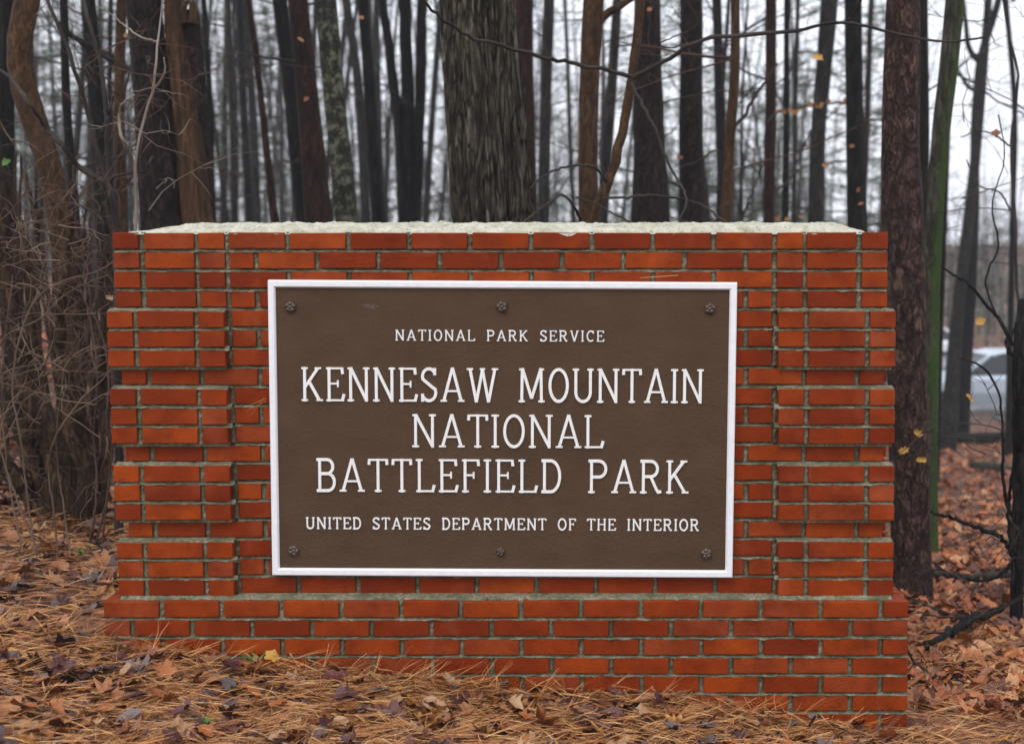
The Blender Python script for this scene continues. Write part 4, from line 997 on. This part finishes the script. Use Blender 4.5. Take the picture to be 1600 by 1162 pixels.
# ------------------------------------------------------------------ parked cars beyond the wood
def mat_plain(name, c, rough=.4, metal=0, spec=.5):
    m = NT(name); w = m.coords('Object')
    m.set(Base_Color=m.ramp(m.noise(w, 6, 3), [(.3, tuple(x*.93 for x in c)), (.7, c)]), Roughness=rough, Metallic=metal); return m.m
glass = mat_plain('car_glass', (.02, .025, .03), .05); tyre = mat_plain('tyre_rubber', (.02, .02, .02), .8); rimm = mat_plain('rim_alloy', (.5, .5, .52), .3, .8)
lampm = mat_plain('headlamp_lens', (.6, .62, .65), .1); redl = mat_plain('tail_lamp_lens', (.3, .01, .01), .2)
def car(label, paint, x, y, rz, length=4.5):
    root = tree_root('parked_car', (x, y, gz(x, y)+.02), label, 'cars parked beyond the wood', cat='car'); root.rotation_euler = (0, 0, rz)
    k = length/4.5
    # body loft: stations along x: (x, half width, z bottom, z belt)
    st = [(-2.25, .62, .42, .62), (-2.2, .78, .28, .74), (-1.9, .86, .22, .82), (-1.0, .89, .20, .93), (.2, .90, .20, .95), (1.3, .89, .20, .97), (1.95, .86, .24, .96), (2.2, .78, .32, .88), (2.25, .66, .45, .75)]
    V = []; 
    for X, hw, z0, z1 in st:
        zm = (z0+z1)/2
        V += [(X*k, -hw*.9, z0), (X*k, -hw, zm-.05), (X*k, -hw*.98, z1-.10), (X*k, -hw*.86, z1), (X*k, hw*.86, z1), (X*k, hw*.98, z1-.10), (X*k, hw, zm-.05), (X*k, hw*.9, z0)]
    n = len(st); Q = [(i*8+j, i*8+(j+1) % 8, (i+1)*8+(j+1) % 8, (i+1)*8+j) for i in range(n-1) for j in range(8)]
    mb = MB(); mb.add(V, Q=Q)
    e = (n-1)*8
    for o, fl in ((0, False), (e, True)):
        for q in ((0, 1, 6, 7), (1, 2, 5, 6), (2, 3, 4, 5)): mb.Q.append(np.array([[o+z for z in (q if fl else q[::-1])]]))
    # roof and pillars
    gh = [(-1.05, .72, .90), (-.35, .62, 1.36), (.1, .62, 1.44), (.9, .62, 1.43), (1.35, .60, 1.32), (1.95, .70, .94)]
    b = mb.n; V = []
    for X, hw, z in gh: V += [(X*k, -hw, z), (X*k, -hw+.06, z+.03), (X*k, hw-.06, z+.03), (X*k, hw, z)]
    mb.add(V, Q=[(i*4+j, i*4+j+1, (i+1)*4+j+1, (i+1)*4+j) for i in range(1, 4) for j in range(3)])
    for s in (-1, 1):
        for xa, xb, za, zb, ha, hb in ((-1.05, -.35, .90, 1.36, .74, .62), (.42, .40, .93, 1.44, .80, .63), (1.95, 1.35, .94, 1.33, .72, .60)):
            mb.tube([(xa*k, s*ha, za), (xb*k, s*hb, zb)], [.045, .045], 5)
    obj('body', mb.mesh('body', paint, False), root)
    def pane(name, pts): m2 = MB(); m2.add(pts, Q=[(0, 1, 2, 3)]); obj(name, m2.mesh(name, glass), root)
    pane('windscreen', [(-1.05*k, -.70, .90), (-1.05*k, .70, .90), (-.36*k, .60, 1.37), (-.36*k, -.60, 1.37)])
    pane('rear_window', [(1.95*k, -.68, .94), (1.95*k, .68, .94), (1.36*k, .58, 1.33), (1.36*k, -.58, 1.33)])
    for s in (-1, 1):
        pane('side_window', [(-.98*k, s*.79, .93), (.38*k, s*.80, .94), (.36*k, s*.63, 1.41), (-.33*k, s*.63, 1.35)])
        pane('side_window', [(.46*k, s*.80, .94), (1.85*k, s*.76, .95), (1.33*k, s*.61, 1.31), (.44*k, s*.63, 1.42)])
        m2 = MB(); m2.box(-2.24*k, -2.05*k, s*.62-.15, s*.62+.15, .60, .74); obj('headlight', m2.mesh('headlight', lampm), root)
        m2 = MB(); m2.box(2.1*k, 2.255*k, s*.62-.14, s*.62+.14, .70, .86); obj('tail_light', m2.mesh('tail_light', redl), root)
        for X in (-1.4, 1.35):
            a = np.linspace(0, 2*np.pi, 20, endpoint=False); V = []
            for r_, yy in ((.20, .10), (.32, .11), (.32, -.11), (.20, -.10)): V += [(X*k+r_*math.cos(t), s*.84+yy, .32+r_*math.sin(t)) for t in a]
            m2 = MB(); m2.add(V, Q=[(j*20+q, j*20+(q+1) % 20, (j+1)*20+(q+1) % 20, (j+1)*20+q) for j in range(3) for q in range(20)])
            wh = obj('wheel', m2.mesh('wheel', tyre), root)
            V = [(X*k, s*.92, .32)]+[(X*k+.21*math.cos(t), s*(.93 if q % 4 < 2 else .90), .32+.21*math.sin(t)) for q, t in enumerate(a)]
            m3 = MB(); m3.add(V, [(0, 1+q, 1+(q+1) % 20) for q in range(20)]); obj('rim', m3.mesh('rim', rimm), wh)
p = at(1570, 600, 26.8)
car('silver blue parked car at the edge of the wood', mat_plain('silver_blue_paint', (.48, .55, .62), .25, .3), p.x+.5, 29.6, R(8))
p = at(1540, 570, 34)
car('white parked car on the far side of the road', mat_plain('white_car_paint', (.75, .76, .78), .25), p.x-1.2, 40, R(-4), 4.8)

# fallen logs and branches on the leaf litter
def fallen(name, label, px, widths, mat, Ys, lift=.04, twigs=0, seed=1):
    P = []
    for (x, y), Y in zip(px, Ys):
        q = at(x, y, Y); P.append((q.x, Y, gz(q.x, Y)+lift))
    P = np.array(P); base = P[0].copy(); root = empty(name, base); tag(root, label, 'branch'); r = np.random.default_rng(seed)
    mb = MB(); C_ = catmull(P-base, 26)+r.normal(0, .006, (26, 3)); mb.tube(C_, np.interp(np.linspace(0, 1, 26), np.linspace(0, 1, len(widths)), widths), 9); obj('stem', mb.mesh('stem', M[mat], True), root)
    if twigs:
        mb = MB()
        for k in range(twigs):
            q = C_[r.integers(3, 25)]; limbs(mb, q, (r.normal(), r.normal(), r.uniform(-.05, .5)), r.uniform(.25, .9), .006, r, 1, 4, 3, .2)
        obj('twigs', mb.mesh('twigs', M['twig']), root)['kind'] = 'stuff'
fallen('fallen_branch', 'thick dark fallen branch with side twigs beyond the flaky pine', [(1448, 1000), (1490, 960), (1530, 930), (1570, 905)], [.012, .017, .02, .017], 'dark', [.9, 1.2, 1.5, 1.7], .08, 7, 2)
fallen('fallen_branch', 'thin dark stick lying by the plinth end on needles', [(1432, 990), (1470, 1000), (1500, 985)], [.008, .012, .01], 'dark', [.65, .62, .7], .04, 2, 3)
fallen('fallen_branch', 'bent grey branch across the leaves behind the flaky pine', [(1450, 905), (1500, 890), (1560, 880), (1620, 850)], [.012, .016, .018, .016], 'twig', [2.2, 2.3, 2.4, 2.6], .12, 8, 4)
fallen('fallen_log', 'long dark fallen log lying in front of the car park', [(1440, 655), (1480, 652), (1530, 650), (1600, 650), (1700, 645)], [.10, .11, .12, .12, .1], 'dark', [18, 18.2, 18.4, 18.6, 19], .08, 3, 5)
fallen('fallen_log', 'mossy fallen branch among the orange leaves', [(1520, 705), (1545, 720), (1570, 735), (1600, 750)], [.05, .07, .07, .05], 'moss', [12, 11.6, 11.2, 10.8], .05, 2, 6)

# ------------------------------------------------------------------ leaf and needle litter
def leaf_outline(kind, r):
    """outline in xy, length 1 along x; returns (V,T)"""
    n = 18; out = []
    for k in range(n):
        a = 2*math.pi*k/n
        if kind == 0: rad = .34+.16*abs(math.cos(2.5*a))**1.0*(1.15 if abs(math.cos(a)) > .6 else .9)      # maple like
        elif kind == 1: rad = .30*(1+.30*math.cos(7*a))*(1+.55*abs(math.cos(a)))                                # oak like
        else: rad = .24+.26*abs(math.cos(a))**1.6                                                              # plain oval
        out.append((rad*math.cos(a), rad*math.sin(a)*(.85 if kind < 2 else .8)))
    out = np.array(out)+r.normal(0, .018, (n, 2))
    V = np.vstack([[[0, 0]], out]); z = r.uniform(.2, 1.5)*V[:, 1]**2*1.6 + r.uniform(-.8, 1.3)*V[:, 0]**2 + r.normal(0, .045, n+1)
    z[0] -= .03
    V = np.column_stack([V, z]); T_ = np.array([(0, 1+k, 1+(k+1) % n) for k in range(n)]); return V, T_
lr = np.random.default_rng(21)
LEAVES = [leaf_outline(k % 3, lr) for k in range(12)]
def scatter_leaves(mb, XY, size, zoff, tilt, r):
    for x, y in XY:
        V, T_ = LEAVES[r.integers(0, 12)]; s = r.uniform(*size); a, b, c = r.uniform(0, 6.28), r.normal(0, tilt), r.normal(0, tilt)
        ca, sa = math.cos(a), math.sin(a)
        q = V*s*np.array([1, 1, .8]); q = q@np.array([[ca, sa, 0], [-sa, ca, 0], [0, 0, 1]])
        q[:, 2] += q[:, 0]*math.tan(np.clip(b, -1, 1))+q[:, 1]*math.tan(np.clip(c, -1, 1))
        q += np.array([x, y, gz(x, y)+r.uniform(*zoff)]); mb.add(q, T_)
def free(x, y): return not (-PW-.02 < x < PW+.03 and -PPR-.012 < y < DEP+.07)

LEAFC = [(0, (.040, .012, .010)), (.16, (.10, .024, .013)), (.3, (.22, .065, .020)), (.44, (.31, .11, .030)), (.56, (.075, .042, .038)), (.66, (.38, .155, .045)), (.79, (.14, .095, .085)), (.86, (.36, .19, .09)), (.94, (.48, .22, .03))]
leafmat = mat_islands('litter_leaf', LEAFC, .5)
farleaf = mat_islands('russet_litter_leaf', [(0, (.12, .034, .014)), (.2, (.32, .085, .022)), (.4, (.42, .12, .032)), (.6, (.50, .165, .046)), (.8, (.30, .12, .055)), (.92, (.56, .28, .12))], .6)
needmat = mat_islands('litter_needle', [(0, (.24, .085, .024)), (.18, (.42, .165, .045)), (.42, (.56, .245, .068)), (.6, (.29, .10, .026)), (.74, (.70, .41, .16)), (.88, (.13, .055, .033))], .5, False)

def strip_xy(n, r, y0=-1.5, y1=-.06, xr=(-2.2, 2.0)):
    P = []
    while len(P) < n:
        x, y = r.uniform(*xr), r.uniform(y0, y1)
        if free(x, y): P.append((x, y))
    return P
r = np.random.default_rng(31)
mb = MB(); scatter_leaves(mb, strip_xy(1500, r), (.05, .12), (.0, .02), .22, r)
P = [(x, y) for x, y in zip(r.uniform(-3.2, -1.2, 1500), r.uniform(-.8, 3.2, 1500)) if free(x, y)]
scatter_leaves(mb, P, (.05, .13), (.0, .03), .3, r)
tag(obj('leaf_litter', mb.mesh('leaf_litter', leafmat)), 'wet dark red and brown fallen leaves matted on the ground around the wall', 'leaves', kind='stuff')
mb = MB(); N = 9500; yy = .3+21*r.uniform(0, 1, N)**1.5; xx = 1.2+r.uniform(0, 1, N)*(1.2+yy*.42)
P = [(x, y) for x, y in zip(xx, yy) if free(x, y)]
scatter_leaves(mb, P, (.045, .105), (.0, .04), .35, r)
P = [(x, y) for x, y in zip(r.uniform(-7, -1.5, 1500), r.uniform(2.5, 12, 1500))]; scatter_leaves(mb, P, (.08, .16), (0, .04), .3, r)
tag(obj('russet_leaf_carpet', mb.mesh('russet_leaf_carpet', farleaf)), 'carpet of russet orange leaves covering the wood floor beyond the wall', 'leaves', kind='stuff')

def needles(n, r, areas, z=(.004, .035), L=(.07, .15), lift=.16, wid=.00105):
    """bundles of two or three bent needles"""
    xs_, ys_ = [], []
    tot = sum(a[4] for a in areas)
    for x0, x1, y0, y1, wgt in areas:
        k = int(n*wgt/tot); xs_.append(r.uniform(x0, x1, k)); ys_.append(r.uniform(y0, y1, k))
    x = np.concatenate(xs_); y = np.concatenate(ys_); ok = ~((np.abs(x) < PW+.03) & (y > -PPR-.02) & (y < DEP+.07)); x, y = x[ok], y[ok]
    # clumping: needles gather in drifts
    dens = .5+.5*np.sin(x*7.3+np.sin(y*9)*1.5)*np.sin(y*11+x*3.1); keep = r.uniform(0, 1, len(x)) < .45+.55*dens; x, y = x[keep], y[keep]
    k = len(x); rep = 3; x, y = np.repeat(x, rep), np.repeat(y, rep); n_ = len(x)
    ang = np.repeat(np.where(r.uniform(0, 1, k) < .6, r.normal(.15, .55, k), r.uniform(0, 6.28, k)) + math.pi*r.integers(0, 2, k), rep)+r.normal(0, .10, n_)
    tl = np.repeat(r.normal(.03, lift, k), rep)+r.normal(0, .04, n_); ln = np.repeat(r.uniform(L[0], L[1], k), rep)*r.uniform(.85, 1.1, n_)
    h = np.repeat(r.uniform(z[0], z[1], k), rep); bend = r.normal(0, .35, n_)
    d = np.stack([np.cos(ang)*np.cos(tl), np.sin(ang)*np.cos(tl), np.sin(tl)], -1); sd2 = np.stack([-np.sin(ang), np.cos(ang), np.zeros(n_)], -1)
    b0 = np.stack([x, y, g(x, y)+h], -1)-d*ln[:, None]*.5*(tl < .25)[:, None]
    m1 = b0+d*ln[:, None]*.5+sd2*(bend*ln*.12)[:, None]; e1 = b0+d*ln[:, None]-np.array([0, 0, .006])
    up = np.array([0, 0, 1.]); s3 = sd2*wid*.5+up*wid*.35
    gz0 = lambda p_: np.maximum(p_[:, 2], g(p_[:, 0], p_[:, 1])+.002)
    for p_ in (b0, m1, e1): p_[:, 2] = gz0(p_)
    V = np.stack([b0-s3, b0+s3, m1-s3, m1+s3, e1-s3*.5, e1+s3*.5], 1).reshape(-1, 3)
    i = np.arange(n_)[:, None]*6; Q = np.concatenate([i+np.array([[0, 1, 3, 2]]), i+np.array([[2, 3, 5, 4]])])
    return V, Q
mb = MB(); V, Q = needles(27000, r, [(-2.3, 2.2, -1.6, -.06, 1)]); mb.add(V, Q=Q)
V, Q = needles(1100, r, [(-2.3, 1.6, -.20, -.09, 1)], (.01, .05), (.08, .15), .42); mb.add(V, Q=Q)
V, Q = needles(4200, r, [(1.45, 3.0, -.2, 1.5, 1)], (.01, .05)); mb.add(V, Q=Q)
V, Q = needles(4500, r, [(-3.2, -1.42, -.2, 1.6, 1)], (.01, .04)); mb.add(V, Q=Q)
tag(obj('pine_needle_litter', mb.mesh('pine_needle_litter', needmat)), 'straw coloured pine needles strewn thickly along the foot of the wall', 'pine needles', kind='stuff')

# leaves that can be told apart on the needle bed
LM = {}
def leaf_object(name, label, group, mat, x, y, s, z=.03, rot=None, vi=0):
    key = (vi, mat)
    if key not in LM:
        V, T_ = LEAVES[vi]; LM[key] = np_mesh('fallen_leaf', V, [T_], mat, True)
    o = obj(name, LM[key], None, (x, y, gz(x, y)+z)); o.scale = (s, s, s); o.rotation_euler = rot or (random.gauss(0, .3), random.gauss(0, .3), random.uniform(0, 6.28))
    tag(o, label, 'leaf', group); return o
KL = [('dark maroon curled leaf lying on the pine needles before the wall', 'maroon leaves before the wall', mat_leaf('maroon_leaf', (.045, .013, .014), (.11, .026, .020), .32)),
      ('rust orange leaf lying on the pine needles before the wall', 'rust orange leaves before the wall', mat_leaf('rust_leaf', (.26, .070, .018), (.40, .13, .030), .5)),
      ('greyish purple wet leaf lying on the pine needles before the wall', 'greyish purple leaves before the wall', mat_leaf('purple_grey_leaf', (.085, .060, .058), (.17, .130, .120), .30)),
      ('pale tan dry leaf lying on the pine needles before the wall', 'pale tan leaves before the wall', mat_leaf('tan_leaf', (.36, .20, .10), (.48, .29, .16), .55))]
rl = np.random.default_rng(91)
for x, y in strip_xy(210, rl, -1.35, -.10, (-2.0, 1.8)):
    k = int(rl.choice(4, p=[.48, .28, .12, .12])); lb, gp, mt = KL[k]
    leaf_object('fallen_leaf', lb, gp, mt, x, y, rl.uniform(.05, .105), rl.uniform(.026, .05), None, int(rl.integers(0, 12)))
p = at(425, 1012, -.14); yl = mat_leaf('yellow_leaf', (.50, .26, .035), (.55, .30, .05), .5)
leaf_object('fallen_leaf', 'bright yellow leaf propped beside the small green grass tuft', None, yl, p.x, -.14, .06, .06, (.9, .3, .4), 0)

def tuft(label, px, py, Y, n, h, seed):
    p = at(px, py, Y); root = empty('grass_tuft', (p.x, Y, gz(p.x, Y))); tag(root, label, 'grass'); r = np.random.default_rng(seed)
    V = []; Q = []
    for k in range(n):
        a = r.uniform(0, 6.28); l = h*r.uniform(.6, 1.2); w = .0055; d = np.array([math.cos(a), math.sin(a), 0]); s_ = np.array([-math.sin(a), math.cos(a), 0])*w
        for t in (0, .4, .75, 1): c = d*l*.7*t**1.4+np.array([0, 0, .02+l*(t-.45*t*t)]); V += [c-s_*(1-t*.85), c+s_*(1-t*.85)]
        b = k*8; Q += [(b, b+1, b+3, b+2), (b+2, b+3, b+5, b+4), (b+4, b+5, b+7, b+6)]
    mb = MB(); mb.add(V, Q=Q); obj('blades', mb.mesh('blades', GRASS), root)
GRASS = mat_twig('grass_blade', (.05, .14, .03), (.09, .22, .05))
tuft('small green grass tuft growing against the foot of the wall', 400, 1018, -.16, 14, .075, 1)
tuft('tiny green sprig in the needles in front of the wall', 325, 1158, -.80, 12, .04, 2)
tuft('tiny green sprig in the litter past the wall end', 128, 892, .9, 10, .05, 3)

# dark forked twig on the litter below the wall, and stray needles on the wall
mb = MB(); Y = -.16
B = [at(x, y, Y-.02*k) for k, (x, y) in enumerate(((1205, 1160), (1235, 1146), (1258, 1140), (1268, 1128), (1274, 1118)))]
mb.tube(catmull([list(b) for b in B], 16), np.linspace(.006, .004, 16), 7); mb.tube([list(at(1258, 1140, Y-.04)), list(at(1266, 1152, Y-.06))], [.004, .003], 6)
me = mb.mesh('forked_twig', M['dark']); tag(obj('forked_twig', me), 'short dark forked twig on the litter near the low end of the plinth', 'twig')
leaf_object('fallen_leaf', 'rounded lilac grey leaf held up by the forked twig', None, KL[2][2], at(1270, 1116, -.22).x, -.22, .035, .075, (1.2, .2, .3), 2)
V = []; Q = []
def stuck(x0, y0, x1, y1, Y0, Y1):
    a, b = np.array(at(x0, y0, Y0)), np.array(at(x1, y1, Y1)); w = np.array([0, 0, .0007]); k = len(V); V.extend([a-w, a+w, b-w, b+w]); Q.append((k, k+1, k+3, k+2))
for q in ((380, 637, 416, 622, -.006, -.02), (385, 642, 416, 626, -.006, -.018), (392, 648, 412, 622, -.006, -.02), (1000, 434, 1060, 430, -.036, -.006), (1010, 437, 1045, 432, -.036, -.008), (1092, 436, 1108, 424, -.035, -.004)): stuck(*q)
for k in range(26):
    x, y = random.uniform(1190, 1300), random.uniform(349, 354); stuck(x, y, x+random.uniform(-25, 40), y+random.uniform(-2, 3), random.uniform(.1, .2), random.uniform(.05, .25))
mb = MB(); mb.add(V, Q=Q); tag(obj('stray_needles', mb.mesh('stray_needles', needmat)), 'stray brown needles caught on the cap, frame and brick joints', 'pine needles', kind='stuff')

# last leaves still hanging in the wood
HL = mat_leaf('hanging_orange_leaf', (.26, .10, .025), (.38, .17, .05), .5); BL = mat_leaf('hanging_brown_leaf', (.20, .05, .02), (.24, .07, .03), .5)
def hang(px, py, d, s, mat, label, group=None):
    p = at(px, py, d-5); k = random.randrange(12); key = (k, mat)
    if key not in LM: V, T_ = LEAVES[k]; LM[key] = np_mesh('fallen_leaf', V, [T_], mat, True)
    o = obj('hanging_leaf', LM[key], None, p); o.scale = (s*1.0,)*3; o.rotation_euler = (random.uniform(.9, 1.8), random.gauss(0, .4), random.uniform(-.6, .6)); tag(o, label, 'leaf', group)
for px, py in ((1432, 676), (1412, 704), (1278, 90), (1531, 503), (1515, 622), (1440, 718)):
    hang(px, py, 6.9, .055, yl, 'single yellow leaf hanging in the open wood by the flaky pine', 'yellow hanging leaves by the pine')
hang(1556, 208, 8.0, .055, BL, 'red brown leaf hanging alone against the white sky')
hang(172, 466, 6.2, .04, KL[3][2], 'small pale leaf caught in the twigs at the wall end')
hang(8, 254, 6.6, .05, mat_leaf('green_leaf', (.10, .26, .03), (.13, .30, .04)), 'single fresh green leaf in the thicket')
stem_child(info['slim tree with peeling bark and orange leaves hanging before it'][0], 'limb', [(1200, 190), (1215, 176), (1250, 168), (1300, 162), (1345, 156)], [5, 4, 3, 3, 2], 12.5, 'twig', 6, 30)
for k in range(26):
    t = random.random(); hang(1205+t*135+random.gauss(0, 3), 176-t*19+random.gauss(0, 3.5), 12.5+random.uniform(-.5, .5), random.uniform(.035, .065), HL, 'orange dead leaf on the long bare bough behind the wall', 'orange leaves on the bough')
for px, py in ((1340, 296), (1332, 228), (1345, 318), (1215, 340), (1252, 338), (1290, 258), (470, 62), (478, 155), (998, 2), (1062, 246), (960, 248), (197, 56), (54, 133), (1230, 342), (564, 28), (1015, 15)):
    hang(px, py, 9.5, random.uniform(.035, .055), HL, 'lone orange leaf dangling among the trunks behind the wall', 'lone orange leaves among the trunks')

# ------------------------------------------------------------------ haze
hm = bpy.data.materials.new('haze_air'); hm.use_nodes = True; t = hm.node_tree; t.nodes.remove(t.nodes['Principled BSDF'])
pv = t.nodes.new('ShaderNodeVolumePrincipled'); pv.inputs['Density'].default_value = .0016; pv.inputs['Color'].default_value = (.93, .96, 1, 1); pv.inputs['Anisotropy'].default_value = .2
t.links.new(pv.outputs[0], t.nodes['Material Output'].inputs['Volume'])
mb = MB(); mb.box(-75, 75, -12, 108, -12, 24); tag(obj('haze', mb.mesh('haze', hm)), 'thin grey winter mist filling the wood', 'haze', kind='stuff')
